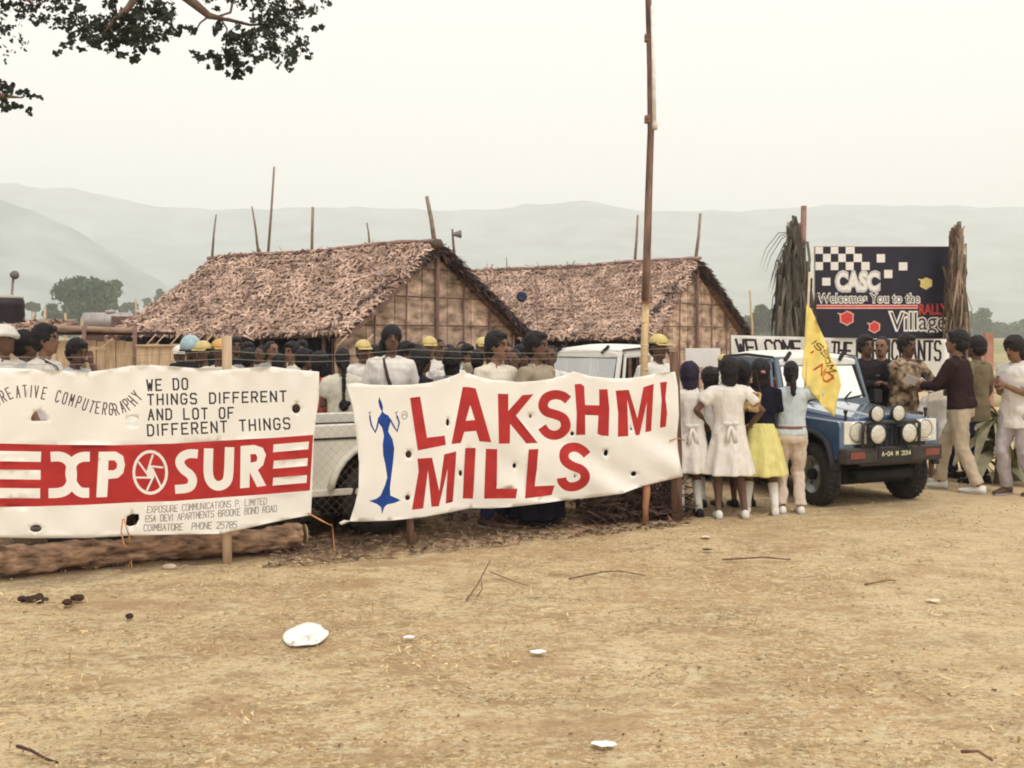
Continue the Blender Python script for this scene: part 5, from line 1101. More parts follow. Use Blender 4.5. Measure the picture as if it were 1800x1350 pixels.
        B.loft([[a2 + Vector((w_ * math.cos(q), yy, -.045 + zc + h_ * math.sin(q))) for q in [i * math.pi / 5 for i in range(10)]] for yy, w_, h_, zc in ((.055, .025, .025, -.008), (.02, .034, .038, 0), (-.05, .036, .034, -.004), (-.12, .043, .024, -.014), (-.17, .036, .016, -.02), (-.19, .015, .01, -.022))])
    # eyes and mouth as faces of the same body mesh
    if face:
        for e in (-1, 1):
            ex.m_mark = None; b0 = len(ex.f); ex.ball(HP(e * .030, -.081, .014), (.0145 * hs, .009, .0065 * hs), 8, 5, 1); ex.ball(HP(e * .030, -.0875, .014), (.0075 * hs, .006, .0075 * hs), 8, 5, 2); ex.tube([HP(e * .015, -.090, .020), HP(e * .030, -.093, .0235), HP(e * .046, -.084, .020)], .003 * hs, 5, 2)
            ex.tube([HP(e * .014, -.089, .034), HP(e * .032, -.088, .039), HP(e * .050, -.078, .034)], .0055 * hs, 5, 2)
        ex.tube([HP(-.020, -.090, -.058), HP(0, -.099, -.056), HP(.020, -.090, -.058)], [.003, .0045, .003], 6, 3)
        if face == 'm': ex.tube([HP(-.026, -.089, -.044), HP(0, -.100, -.038), HP(.026, -.089, -.044)], [.004, .007, .004], 6, 2)
    bo = mk('body', B, [skin, M('eye_white', (.36, .32, .28), bump=0), M('eye_dark', (.012, .01, .01), bump=0), M('lips_brown', (.13, .05, .045), bump=0)], t, True, s); PEND.append((bo, vox, 2, 0, ex, s))
    def cloth(nm, g, m, disp=.016, v=.015, tex=None, sm=1):
        o = mk(nm, g, m, t, True, s); PEND.append((o, v, sm, disp, None, s)); o['_t'] = tex or 'a'; return o
    # top
    if top:
        tm, sl = top[0], top[1]; g = G()
        lowz = -.04 if tuck else -.17
        if tuck: rr_ = rings(.030, 1, .0, .49, [(-.03, .155, .105, 0)])
        else: rr_ = rings(.034, 1, -.06, .49, [(-.19, .165, .115, 0), (-.13, .162, .113, .0)])
        g.loft(rr_)
        g.tube([T((-.09, .012, 1.385)), T((0, .012, 1.405)), T((.09, .012, 1.385))], [.065, .075, .065], 10)
        for k_, e in (('r', -1), ('l', 1)):
            S0, E, Wp = sh_[k_], el_[k_], wr_[k_]
            if sl == 'short': g.tube([S0 - Vector((e * .06, 0, -.005)), S0, S0 + (E - S0) * .45, S0 + (E - S0) * .78], [.068, .072 * bulk, .072, .078], 12)
            elif sl == 'puff': g.tube([S0 - Vector((e * .06, 0, -.005)), S0 + (E - S0) * .08, S0 + (E - S0) * .32, S0 + (E - S0) * .6, S0 + (E - S0) * .68], [.07, .080, .086, .078, .058], 12)
            else: g.tube([S0 - Vector((e * .06, 0, -.005)), S0, (S0 + E) / 2, E, (E + Wp) / 2, E + (Wp - E) * .93], [.068, .072 * bulk, .064, .058, .052, .044], 12)
        if dress:
            # skirt part of the frock
            k0 = kn['r']; zk = bottom[2]; N = 40; rg = []
            for j in range(9):
                q = j / 8; z = 1.02 + (zk - 1.02) * q; a = .150 + .12 * q ** .8; b = .115 + .12 * q ** .8
                rg.append([Vector((0, .0, z)) + Vector(((a + .036 * q * math.sin(i * 2 * math.pi / N * 8 + j * .1)) * math.cos(i * 2 * math.pi / N), (b + .036 * q * math.sin(i * 2 * math.pi / N * 8 + j * .1)) * math.sin(i * 2 * math.pi / N), 0)) for i in range(N)])
            g.loft(rg)
            cloth('frock', g, tm, .010, .0125)
        else: cloth('shirt', g, tm, .020 if not fem else .014)
        # collar
        if sl != 'puff' and not (extra and 'nocollar' in extra):
            g = G(); cr = [T((math.cos(q) * .070, math.sin(q) * .068 + .01, 1.445 + .012 * math.sin(q))) for q in [i * math.pi / 8 for i in range(16)]]; cr2 = [T((math.cos(q) * .098, math.sin(q) * .095 + .005, 1.418 - (.03 if math.sin(q) < -.5 else 0))) for q in [i * math.pi / 8 for i in range(16)]]
            g.loft([cr, cr2], False); o = mk('collar', g, tm, t, True, s); so = o.modifiers.new('t', 'SOLIDIFY'); so.thickness = .006
    if bottom and not dress:
        kind, bmt = bottom[0], bottom[1]; g = G()
        if kind == 'trousers':
            g.loft([[Vector((a * math.cos(q), b * math.sin(q) + yo, z)) for q in [i * math.pi / 8 for i in range(16)]] for z, a, b, yo in ((.80, .13, .115, .01), (.86, .175, .128, .012), (.93, .172, .122, .008), (1.0, .155, .112, .004))])
            for k_ in 'rl':
                h_, K, a_ = hp_[k_], kn[k_], an[k_]; g.tube([h_ + Vector((0, 0, .02)), h_ + (K - h_) * .25, h_ + (K - h_) * .65, K, K + (a_ - K) * .4, K + (a_ - K) * .8, K + (a_ - K) * .98], [.103, .103, .086, .074, .070, .064, .066] , 14)
            cloth('trousers', g, bmt, .026, .014)
        elif kind == 'shorts':
            g.loft([[Vector((a * math.cos(q), b * math.sin(q) + yo, z)) for q in [i * math.pi / 8 for i in range(16)]] for z, a, b, yo in ((.80, .13, .115, .01), (.86, .175, .128, .012), (1.0, .155, .112, .004))])
            for k_ in 'rl':
                h_, K = hp_[k_], kn[k_]; g.tube([h_ + Vector((0, 0, .02)), h_ + (K - h_) * .4, h_ + (K - h_) * .85], [.103, .103, .10], 14)
            cloth('shorts', g, bmt, .018)
        elif kind == 'skirt':
            zk = bottom[2]; N = 44; rg = []
            for j in range(9):
                q = j / 8; z = 1.03 + (zk - 1.03) * q; a = .155 + .135 * q ** .8; b = .12 + .12 * q ** .8
                rg.append([Vector(((a + .032 * q * math.sin(i * 2 * math.pi / N * 8)) * math.cos(i * 2 * math.pi / N), (b + .032 * q * math.sin(i * 2 * math.pi / N * 8)) * math.sin(i * 2 * math.pi / N), z)) for i in range(N)])
            g.loft(rg); cloth('skirt', g, bmt, .010, .0125)
    if belt:
        g = G(); rg = [[T((( .178 + o_) * math.cos(q), (.132 + o_) * math.sin(q) + .003, z)) for q in [i * math.pi / 10 for i in range(20)]] for z, o_ in ((.975, 0), (1.005, .004), (1.005, -.02), (.975, -.02))]; g.loft(rg, False); mk('belt', g, belt, t, True, s)
    if socks:
        for k_ in 'rl':
            K, a_ = kn[k_], an[k_]; g = G(); g.tube([a_ - Vector((0, 0, .03)), a_ + (K - a_) * .15, a_ + (K - a_) * .45, a_ + (K - a_) * socks[1]], [.044, .042, .052, .058], 12); mk('sock', g, socks[0], t, True, s)
    if shoes:
        for k_ in 'rl':
            a_ = an[k_]; g = G()
            g.loft([[a_ + Vector((w_ * math.cos(q), yy, zc - .045 + h_ * math.sin(q) * (1 if math.sin(q) > 0 else .8))) for q in [i * math.pi / 6 for i in range(12)]] for yy, w_, h_, zc in ((.078, .022, .03, -.005), (.07, .037, .045, .002), (.02, .043, .050, .005), (-.05, .045, .042, -.003), (-.12, .050, .031, -.012), (-.185, .042, .024, -.017), (-.21, .02, .014, -.022))]); sh1 = mk('shoe', g, shoes, t, True, s)
            g = G(); g.loft([[a_ + Vector((1.06 * w_ * math.cos(q), yy, zz)) for yy, w_, q in [(.082, .022, 0), (.07, .038, 0), (.0, .044, 0), (-.1, .050, 0), (-.17, .046, 0), (-.21, .022, 0), (-.21, .022, math.pi), (-.17, .046, math.pi), (-.1, .050, math.pi), (.0, .044, math.pi), (.07, .038, math.pi), (.082, .022, math.pi)]] for zz in (-.087, -.068)]); mk('sole', g, M('sole_grey', (.35, .33, .3)) if shoes.name != 'shoe_black' else shoes, sh1, False, s)
    # hair
    if hair:
        g = G(); hm_ = hairm or M('hair_black', (.012, .010, .012), rough=.55, var=.4, scale=60, bump=.5, stretch=(1, 1, .3))
        w1, d1, h1, f1 = {'short': (.083, .100, .098, .028), 'thick': (.094, .112, .112, .026), 'pony': (.083, .104, .100, .024), 'bun': (.09, .11, .105, .024), 'long': (.106, .120, .110, .026), 'braid': (.086, .106, .102, .026)}[hair]
        g.ball(HP(0, f1, .042), (w1 * hs, d1 * hs, h1 * hs), 18, 12, rot=Rh); g.ball(HP(0, f1 + .022, -.010), (w1 * .93 * hs, d1 * .80 * hs, .095 * hs), 16, 10, rot=Rh)
        if hair in ('thick', 'long'): g.ball(HP(0, -.045, .098), (.066 * hs, .045 * hs, .034 * hs), 12, 8, rot=Rh)
        if hair == 'long': g.ball(HP(0, .055, -.075), (.092 * hs, .055 * hs, .12 * hs), 14, 10, rot=Rh)
        cloth('hair', g, hm_, .014 if hair in ('thick', 'long') else .008, .0115, 'b', 1)
        if hair in ('pony', 'braid'):
            g = G(); p0 = HP(0, .115, .0); n_ = 9; ln = .26 if hair == 'pony' else .50; pts = []; rr_ = []
            for i in range(n_):
                q = i / (n_ - 1); pts.append(p0 + Vector((0, .035 * math.sin(q * 2.4) + .02 - (.02 if hair == 'braid' else 0) * q, -ln * q))); rr_.append((.020 if i < 2 else .036 * (1 - .35 * abs(q - .6) * 2)) if hair == 'pony' else .026 - .010 * q + .003 * (i % 2))
            rr_[-1] = .008; g.tube(pts, rr_, 8); cloth('ponytail' if hair == 'pony' else 'plait', g, hm_, .012, .010, 'b', 0)
            if hair == 'braid': 
                g = G(); g.ball(pts[-1] + Vector((0, .01, .0)), (.055, .03, .065), 10, 8); g.ball(pts[-1] + Vector((-.04, .01, .02)), (.04, .02, .03), 8, 6); mk('hair_bow', g, M('bow_black', (.012, .01, .02)), t, True, s)
    if cap:
        g = G(); ck, cmat = cap
        if ck == 'cap':
            g.ball(HP(0, .008, .048), (.098 * hs, .112 * hs, .100 * hs), 18, 8, zmin=.0, rot=Rh); cp = mk('cap', g, cmat, t, True, s)
            g = G(); g.loft([[HP(x_, -.092 - d_ * math.sqrt(max(0, 1 - (x_ / .09) ** 2)), .05 - d_ * .3 + z_) for x_ in np.linspace(-.085, .085, 9)] + [HP(x_, -.06, .05 + z_) for x_ in np.linspace(.085, -.085, 9)] for d_, z_ in ((.07, .004), (.07, -.004))]); mk('brim', g, cmat, cp, True, s)
        elif ck == 'helmet':
            g.ball(HP(0, .01, .02), (.125 * hs, .14 * hs, .135 * hs), 20, 10, zmin=-.45, rot=Rh); cp = mk('helmet', g, cmat, t, True, s)
            g = G(); g.lathe([(-.02, .127), (-.022, .134), (0, .134), (.0, .127)], (0, 0, 0), 'z', 20); g.v = [tuple(HP(v[0] / hs, v[1] / hs * 1.1 + .01, v[2] / hs - .02)) for v in g.v]; mk('rim_band', g, M('band_dark', (.05, .05, .06)), cp, True, s)
        elif ck == 'wrap':
            g.ball(HP(0, .015, .062), (.108 * hs, .122 * hs, .082 * hs), 18, 10, zmin=-.35, rot=Rh); g.tube([HP(.1 * math.cos(q), .115 * math.sin(q) + .01, .045 + .012 * math.sin(q * 2)) for q in np.linspace(0, 6.28, 22)], .026, 8); cloth('head_wrap', g, cmat, .010, .012)
        elif ck == 'scarf':
            g.ball(HP(0, .02, .040), (.100 * hs, .120 * hs, .108 * hs), 18, 12, rot=Rh); g.ball(HP(0, .07, -.09), (.10 * hs, .065 * hs, .17 * hs), 14, 10, rot=Rh); g.ball(HP(-.10, .03, -.16), (.03 * hs, .035 * hs, .16 * hs), 12, 10, rot=Rh); cloth('head_scarf', g, cmat, .018, .013)
    if extra:
        if 'strap' in extra:
            g = G(); g.tube([T((-.075, .02, 1.46)), T((-.055, -.125, 1.38)), T((-.02, -.168, 1.25)), T((.03, -.168, 1.12))], [.010, .012, .016, .018], 6, flat=.35); mk('dark_strap', g, M('strap_dark', (.05, .03, .03)), t, True, s)
        if 'bow' in extra:
            g = G(); c = T((0, .155, 1.03)); g.ball(c, (.02, .015, .02), 8, 6); g.ball(c + Vector((-.045, .005, .005)), (.045, .015, .026), 10, 6); g.ball(c + Vector((.045, .005, .005)), (.045, .015, .026), 10, 6)
            for e in (-1, 1): g.tube([c, c + Vector((e * .03, .012, -.10)), c + Vector((e * .045, .02, -.20))], [.014, .02, .026], 6, flat=.3)
            mk('sash_bow', g, top[0], t, True, s)
        if 'hairtie' in extra:
            g = G(); g.ball(HP(-.02, .128, -.01), (.035, .02, .022), 10, 6); mk('hair_tie', g, M('pink_tie', (.45, .18, .2)), t, True, s)
    t['_wr'] = [tuple(wr_['r'] * s), tuple(wr_['l'] * s)]
    return t
def bake_people():
    for (o, vox, sm, disp, ex, s) in PEND:
        r = o.modifiers.new('r', 'REMESH'); r.mode = 'VOXEL'; r.voxel_size = vox * s; r.use_smooth_shade = True
        if sm: m_ = o.modifiers.new('s', 'SMOOTH'); m_.factor = .5; m_.iterations = sm
        if disp:
            m_ = o.modifiers.new('d', 'DISPLACE'); m_.texture = TEXB if o.get('_t') == 'b' else TEXA; m_.strength = disp * 1.6; m_.mid_level = .5; m_.texture_coords = 'GLOBAL'
    bpy.context.view_layer.update(); dg = bpy.context.evaluated_depsgraph_get()
    for (o, vox, sm, disp, ex, s) in PEND:
        me = bpy.data.meshes.new_from_object(o.evaluated_get(dg)); mats = list(o.data.materials)
        if ex is not None:
            tm = bpy.data.meshes.new('x'); tm.from_pydata([(v[0] * s, v[1] * s, v[2] * s) for v in ex.v], [], ex.f); tm.polygons.foreach_set('material_index', ex.m)
            bm = bmesh.new(); bm.from_mesh(tm); bmesh.ops.recalc_face_normals(bm, faces=bm.faces); bm.to_mesh(tm); bm.clear(); bm.from_mesh(me); bm.from_mesh(tm); bm.to_mesh(me); bm.free(); bpy.data.meshes.remove(tm)
        me.polygons.foreach_set('use_smooth', [True] * len(me.polygons)); idx = np.zeros(len(me.polygons), dtype=np.int32); me.polygons.foreach_get('material_index', idx); me.materials.clear()
        for m_ in mats: me.materials.append(m_)
        me.polygons.foreach_set('material_index', idx if len(mats) > 1 else idx * 0)
        o.modifiers.clear(); old = o.data; nm_ = old.name; o.data = me; bpy.data.meshes.remove(old)
        if '_t' in o: del o['_t']
SK = M('skin_brown', (.20, .105, .065), rough=.55, var=.08, scale=30, bump=.05); SKD = M('skin_dark', (.125, .065, .043), rough=.5, var=.1, scale=30, bump=.05); SKL = M('skin_light', (.26, .14, .09), rough=.55, var=.08, scale=30, bump=.05)
def fab(nm, c, **k): return M('fabric_' + nm, c, rough=.95, var=k.pop('var', .06), scale=k.pop('scale', 14), bump=.9, bscale=8, spec=.1, stretch=(1.9, 1.9, .55), **k)
FW = fab('white', (.70, .67, .62)); FC = fab('cream', (.64, .60, .50)); FB = fab('pale_blue', (.50, .57, .60)); FN_ = fab('navy', (.012, .012, .022)); FY_ = fab('yellow', (.66, .61, .24)); FBG = fab('beige', (.50, .42, .31)); FPK = fab('pinkish_beige', (.56, .47, .39))
FBR = fab('dark_brown', (.034, .019, .021)); FLI = fab('lilac_grey', (.40, .36, .38)); FK = fab('khaki', (.33, .28, .20)); FCA = M('fabric_camo', (.05, .035, .022), rough=.95, var=.1, scale=14, rgb2=(.40, .29, .19), bump=.5, bscale=12, detail=1); FGR = fab('grey', (.28, .27, .26)); FDK = fab('charcoal', (.025, .022, .026)); FRD = fab('red', (.50, .09, .08)); FJN = fab('denim', (.025, .035, .09)); FPR = fab('grey_check', (.42, .40, .38), rgb2=(.62, .6, .56), scale=30); FOL = fab('olive', (.16, .13, .08))
CY = M('cap_yellow', (.60, .48, .20), rough=.6); CW = M('cap_white', (.74, .72, .64), rough=.6); CO = M('cap_orange', (.60, .36, .12), rough=.6); CBH = M('helmet_blue', (.34, .47, .50), rough=.35, spec=.5)
PUR = M('hair_violet', (.020, .014, .034), rough=.7, var=.3, scale=40, bump=.4)
SHW = M('shoe_white', (.72, .69, .62), rough=.6); SHB = M('shoe_black', (.015, .013, .015), rough=.4); SHC = M('shoe_brown', (.09, .045, .03), rough=.5); SOC = fab('sock_white', (.74, .72, .68))
def ht(ytop, Z): return CAMZ - (ytop - HY) / F * Z + .012
def per(label, px, ytop, Z, yaw, skin, top, bottom, **k): return person(label, gx(px, Z), Z, ht(ytop, Z), yaw, skin, top, bottom, **k)
TD = ('trousers', FDK); TG = ('trousers', FGR); TJ = ('trousers', FJN); TB_ = ('trousers', FBG)
GB = 'people gathered behind the front banners'
V2 = .018
# --- left of the big banner
per('man in a white head wrap cut by the left edge above the left banner', 6, 577, 9.6, 70, SKD, (FW, 'short'), TD, cap=('wrap', CW), hair='short', vox=.015, group=GB, shoes=SHC)
per('boy with black hair in pale shirt looking right beside the man with white head wrap', 44, 588, 9.9, 120, SKD, (FB, 'short'), TD, vox=.016, group=GB, hair='thick')
per('young man in profile facing right with a dark strap on his white shirt', 80, 577, 9.6, 88, SK, (FW, 'short'), TD, vox=.0145, group=GB, extra=('strap',), hair='thick', shoes=SHC)
per('boy holding a hand to his face in front of the reed wall', 131, 601, 10.2, 62, SKD, (FB, 'short'), TD, vox=.015, group=GB, arms={'l': (.06, -.17, 1.50), 'lh': (.3, -.2, -1), 'ln': (0, 1, 0), 'ld': (-.1, .1, 1)}, curl=(40, 40), hair='thick', head=(0, 12), shoes=SHC)
per('person in a white cap next to the pale blue helmet', 316, 612, 13.0, 20, SKD, (FW, 'short'), TD, cap=('cap', CW), vox=V2, group=GB)
per('person wearing a round pale blue helmet above the left banner', 335, 596, 12.4, 10, SKD, (FDK, 'long'), TD, cap=('helmet', CBH), hair=None, vox=V2, group=GB)
per('person in a yellow cap right of the pale blue helmet', 357, 605, 12.0, -15, SKD, (FN_, 'short'), TD, cap=('cap', CY), vox=V2, group=GB)
per('person in an orange cap half behind the pale fence post', 386, 602, 11.6, 30, SKD, (FC, 'short'), TD, cap=('cap', CO), vox=V2, group=GB)
per('person in grey with back turned right of the pale fence post', 437, 618, 12.8, 160, SKD, (FPR, 'short'), TG, vox=V2, group=GB, hair='thick')
per('man in a grey shirt looking right in the shade under the hut eave', 478, 604, 13.6, 50, SK, (FGR, 'short'), TD, vox=V2, group=GB)
per('man with a pale scarf seen between grey shirt man and blue black crowd', 513, 606, 12.9, -30, SK, (FC, 'short'), TD, vox=V2, group=GB, hair='thick')
per('short person in grey check right of the man with pale scarf', 492, 626, 12.0, 150, SKD, (FPR, 'short'), TD, vox=V2, group=GB)
per('tall dark haired youth in the shade directly under the hut eave', 415, 597, 15.0, 20, SKD, (FN_, 'long'), TD, vox=.02, group=GB, hair='thick')
per('dark haired person in brown top left of the woman in red', 536, 619, 12.2, 100, SKD, (FBR, 'short'), TD, vox=V2, group=GB, hair='thick')
per('woman in a red blouse with black hair between the two banners', 563, 624, 11.2, 175, SKD, (FRD, 'short'), ('skirt', FBR, .2), vox=.016, group=GB, fem=True, hair='long')
per('girl in a cream blouse with a long black plait tied with a bow', 602, 617, 10.9, 195, SKD, (FC, 'puff'), ('skirt', FC, .35), vox=.014, group=GB, fem=True, hair='braid', shoes=SHB, arms={'r': (-.10, -.28, 1.15), 'l': (.12, -.25, 1.1)})
per('person in yellow cap and white shirt left of the woman in dark head scarf', 638, 603, 12.2, 25, SKD, (FW, 'short'), TD, cap=('cap', CY), vox=.016, group=GB)
per('tall woman in a dark head scarf and white collared shirt with a dark pendant cord', 684, 578, 10.55, 5, SKD, (FW, 'long'), TD, vox=.013, group=GB, hair='short', cap=('scarf', M('scarf_black', (.016, .014, .018), rough=.8)), head=(8, -6), side=2, extra=('strap',), fem=True, shoes=SHC)
per('dark haired person close behind the right shoulder of the woman in scarf', 716, 606, 11.7, 60, SKD, (FN_, 'short'), TD, vox=V2, group=GB, hair='thick')
per('person with big black hair seen from behind right of the scarf woman', 741, 619, 10.7, 120, SKD, (FDK, 'short'), TG, vox=.016, group=GB, hair='long', feet={'r': (-.2, .02, 0), 'l': (.14, 0, 0)})
per('person in yellow cap looking at the crowd below the gable of the big hut', 755, 597, 12.9, 10, SK, (FW, 'short'), TD, cap=('cap', CY), vox=V2, group=GB)
per('dark haired youth just right of the yellow cap below the gable post', 772, 600, 13.5, 40, SKD, (FW, 'short'), TD, vox=V2, group=GB)
per('child with bushy black hair turned away near the rim of the right banner', 796, 618, 10.7, 170, SKD, (FGR, 'short'), ('shorts', FK), vox=.016, group=GB, hair='long')
per('smiling person with round face far behind the bushy haired child', 812, 604, 14.2, -5, SK, (FGR, 'short'), TD, vox=V2, group=GB)
per('short dark haired person beside the man in the pale shirt', 838, 619, 11.6, 190, SKD, (FDK, 'short'), TG, vox=V2, group=GB)
per('person in pale yellow cap behind the man in the pale shirt', 849, 598, 13.0, 15, SK, (FK, 'short'), TD, cap=('cap', CY), vox=V2, group=GB)
per('man with thick black hair in a pale shirt gazing right over the red letters', 874, 589, 9.6, 48, SK, (FC, 'short'), TJ, vox=.0125, group=GB, hair='thick', hairm=None, face='m', shoes=SHC, head=(6, 0))
per('youth whose face shows between the pale shirt man and the khaki shirt man', 903, 619, 11.2, -20, SKD, (FBR, 'short'), TD, vox=.016, group=GB)
per('man in a khaki shirt facing right left of the white jeep windscreen', 944, 590, 9.7, 58, SKD, (FK, 'short'), ('skirt', FN_, .07), vox=.013, group=GB, hair='thick', shoes=SHB, face='m', bulk=1.05)
per('dark haired person far behind the khaki shirt man under the second hut', 925, 602, 16.5, 0, SKD, (FN_, 'short'), TD, vox=.02, group=GB, hair='thick')
per('person in yellow cap and white shirt just right of the bamboo pole', 1157, 594, 10.95, 30, SKD, (FW, 'short'), TG, cap=('cap', CY), vox=.0135, group=GB, shoes=SHC)
per('small child in dark clothes behind the lower edge of the right banner', 1003, 690, 10.3, 170, SKD, (FDK, 'short'), ('skirt', FK, .3), vox=.016, group=GB, hair='short')
per('child in navy behind the right end of the red lettered banner', 1060, 690, 10.6, 190, SKD, (FN_, 'short'), ('skirt', FN_, .1), vox=.016, group=GB, hair='short')
per('child in navy clothes behind the fence just left of the brown post', 1112, 700, 10.6, 185, SKD, (FN_, 'short'), ('skirt', FDK, .3), vox=.016, group=GB, hair='short', socks=(SOC, .6), shoes=SHW)
per('child in dark skirt hidden behind the blue figure of the right banner', 690, 720, 9.9, 185, SKD, (FDK, 'short'), ('skirt', FDK, .2), vox=.016, group=GB, hair='short')
per('child in grey trousers whose feet show under the letters of the right banner', 805, 700, 9.9, 175, SKD, (FDK, 'short'), TG, vox=.016, group=GB, hair='short')
more = [(432, 606, 13.2, 10, SK, (FGR, 'short'), TD, 'thick', 'man with lit forehead in grey shirt nearest right of the pale fence post'), (458, 612, 14.0, -40, SKD, (FC, 'short'), TD, 'short', 'person in cream shirt half hidden left of the grey shirt man under the eave'),
 (529, 602, 14.4, 15, SK, (FPR, 'short'), TD, 'thick', 'man in checked shirt facing out from the deep shade under the eave'), (655, 612, 12.6, -25, SK, (FC, 'short'), TD, 'thick', 'man in cream shirt peeping out left of the tall woman in scarf'),
 (700, 612, 13.6, 10, SKD, (FGR, 'short'), TD, 'short', 'person in grey farther back at the right shoulder of the scarf woman'), (727, 611, 12.4, 20, SK, (FW, 'short'), TG, 'thick', 'youth in white shirt left of the yellow cap below the gable post'),
 (783, 610, 12.2, -20, SKD, (FW, 'short'), TG, 'short', 'boy in white shirt between the gable post youth and the bushy haired child'), (826, 610, 13.2, 25, SK, (FB, 'short'), TG, 'thick', 'youth in pale blue shirt right of the round faced person'),
 (860, 613, 11.6, -10, SKD, (FW, 'short'), TG, 'thick', 'boy in white directly behind the pale shirt man at the red letter K'), (892, 608, 12.6, 5, SK, (FC, 'short'), TG, 'short', 'youth in cream facing out right of the pale shirt man'),
 (918, 612, 12.0, 30, SKD, (FPR, 'short'), TG, 'thick', 'boy in grey check just left of the khaki shirt person'), (964, 612, 12.0, -20, SKD, (FW, 'short'), TG, 'short', 'boy in white shirt at the left edge of the white jeep windscreen')]
for px, yt, Z, yw, sk_, tp, bt, hr_, lb in more: per(lb, px, yt, Z, yw, sk_, tp, bt, hair=hr_, vox=V2, group=GB, head=(px % 23 - 11, px % 13 - 4), side=px % 7 - 3)
# --- schoolgirls at the blue jeep
GG = 'schoolgirls crowding round the blue jeep'
aF = {'r': (-.14, -.34, 1.12), 'l': (.12, -.34, 1.12), 'rh': (-1, .4, -.6), 'lh': (1, .4, -.6)}
per('girl in a white frock with violet black hair standing next to the brown post', 1212, 643, 10.15, 183, SKD, (FW, 'puff'), ('dress', FW, .50), vox=.0125, group=GG, fem=True, hair='long', hairm=PUR, socks=(SOC, .78), shoes=SHB, dress=True, arms={'r': (.06, -.26, 1.10), 'rh': (.3, .5, -1), 'l': (.2, -.15, 1.05)}, extra=('bow',), head=(-10, 10))
per('dark haired girl half hidden between the two girls in white frocks', 1247, 652, 10.75, 190, SKD, (FW, 'short'), ('skirt', FN_, .45), vox=.016, group=GG, fem=True, hair='long', socks=(SOC, .7), shoes=SHB)
per('girl in white frock, sash bow and white shoes, in the middle of the group', 1281, 634, 10.05, 178, SKD, (FW, 'puff'), ('dress', FW, .47), vox=.0125, group=GG, fem=True, hair='long', shoes=SHW, dress=True, arms={'r': (-.25, -.10, 1.0), 'l': (.25, -.12, 1.02), 'lh': (1, .6, -.4), 'rh': (-1, .6, -.4)}, extra=('bow',), feet={'r': (-.17, 0, 0), 'l': (.12, .03, 0)})
per('girl in a navy top and pale yellow skirt bending towards the jeep window', 1337, 638, 10.25, 168, SKD, (FN_, 'short'), ('skirt', FY_, .44), vox=.0125, group=GG, fem=True, hair='long', socks=(SOC, .68), shoes=SHW, tuck=True, arms={'r': (-.12, -.30, 1.2), 'l': (.16, -.22, 1.15)}, extra=('hairtie',), feet={'r': (-.16, .05, 0), 'l': (.15, 0, 0)}, lean=6)
gf = per('girl in a pale blue shirt and beige trousers with a ponytail beside the yellow flag', 1390, 641, 10.3, 176, SKD, (FB, 'short'), ('trousers', FPK), vox=.0125, group=GG, fem=True, hair='pony', shoes=SHW, belt=M('belt_brown', (.2, .08, .06)), arms={'r': (-.20, -.04, 1.46), 'rh': (-1, .2, -1), 'l': (.16, -.30, 1.1), 'rn': (1, 0, 0), 'rd': (-.2, -.3, 1), 'rc': 60}, tuck=True, extra=('nocollar',))
per('dark haired girl at the jeep door behind the girl with the sash bow', 1304, 640, 10.75, 185, SKD, (FDK, 'short'), ('skirt', FDK, .4), vox=.016, group=GG, fem=True, hair='long', shoes=SHB)
per('man seen through the blue jeep windows on its far side', 1352, 634, 12.5, 40, SKD, (FRD, 'short'), TD, vox=.015, hair='thick')
per('person in yellow cap seen through the rear side of the blue jeep cab', 1272, 628, 14.6, 10, SK, (FC, 'short'), TD, vox=.018, cap=('cap', CY))
# --- men right
GM = 'men standing round the right side of the blue jeep'
per('man in dark clothes leaning by the jeep windscreen, left one of the pair', 1522, 594, 12.95, 12, SKD, (FDK, 'long'), TD, vox=.0145, group=GM, face='m', hair='thick', arms={'r': (.0, -.26, 1.15), 'l': (.16, -.27, 1.12)})
per('light faced man in dark clothes looking left beside the man in camouflage', 1550, 596, 13.15, -35, SKL, (FDK, 'long'), TD, vox=.0145, group=GM, face='m', arms={'r': (-.02, -.24, 1.22), 'l': (.12, -.26, 1.16)})
per('man in a brown camouflage shirt reaching right across the jeep bonnet', 1588, 592, 12.7, 24, SKD, (FCA, 'long'), TG, vox=.0135, group=GM, cap=None, hair='thick', bulk=1.1, arms={'l': (.42, -.36, 1.02), 'r': (.02, -.34, 1.18), 'ln': (0, 0, -1), 'lh': (.4, .5, -1)}, lean=5, face='m')
person('man in a dark brown jumper and beige trousers seen from behind reaching left', gx(1690, 11.75), 11.75, 1.73, -128, SK, (FBR, 'long'), ('trousers', FBG), vox=.0125, group=GM, hair='thick', shoes=SHW, tuck=True, belt=M('belt_dark', (.04, .03, .03)), lean=6, arms={'r': (-.12, -.42, 1.10), 'l': (.08, -.40, 1.12), 'rh': (-1, .3, -1), 'lh': (1, .3, -1), 'rn': (1, 0, 0), 'ln': (-1, 0, 0), 'rc': 35, 'lc': 35}, feet={'r': (-.06, -.27, 0), 'l': (.10, .17, 0)}, face='m', head=(6, -8), bulk=1.12)
per('man with bushy hair in an olive shirt standing behind the man in brown', 1716, 596, 12.4, -140, SKD, (FOL, 'short'), TJ, vox=.0135, group=GM, hair='thick', shoes=SHB, arms={'l': (.28, -.02, 1.0), 'lh': (1, .6, .2)}, bulk=1.05)
per('man in white shirt and lilac grey trousers with hands together at right edge', 1788, 594, 11.45, -60, SK, (FW, 'short'), ('trousers', FLI), vox=.0125, group=GM, hair='long', shoes=SHC, head=(0, 18), arms={'r': (-.06, -.26, 1.22), 'l': (.05, -.28, 1.20), 'rn': (1, 0, 0), 'ln': (-1, 0, 0), 'rc': 30, 'lc': 30}, face='m', feet={'r': (-.12, -.05, 0), 'l': (.12, .1, 0)})
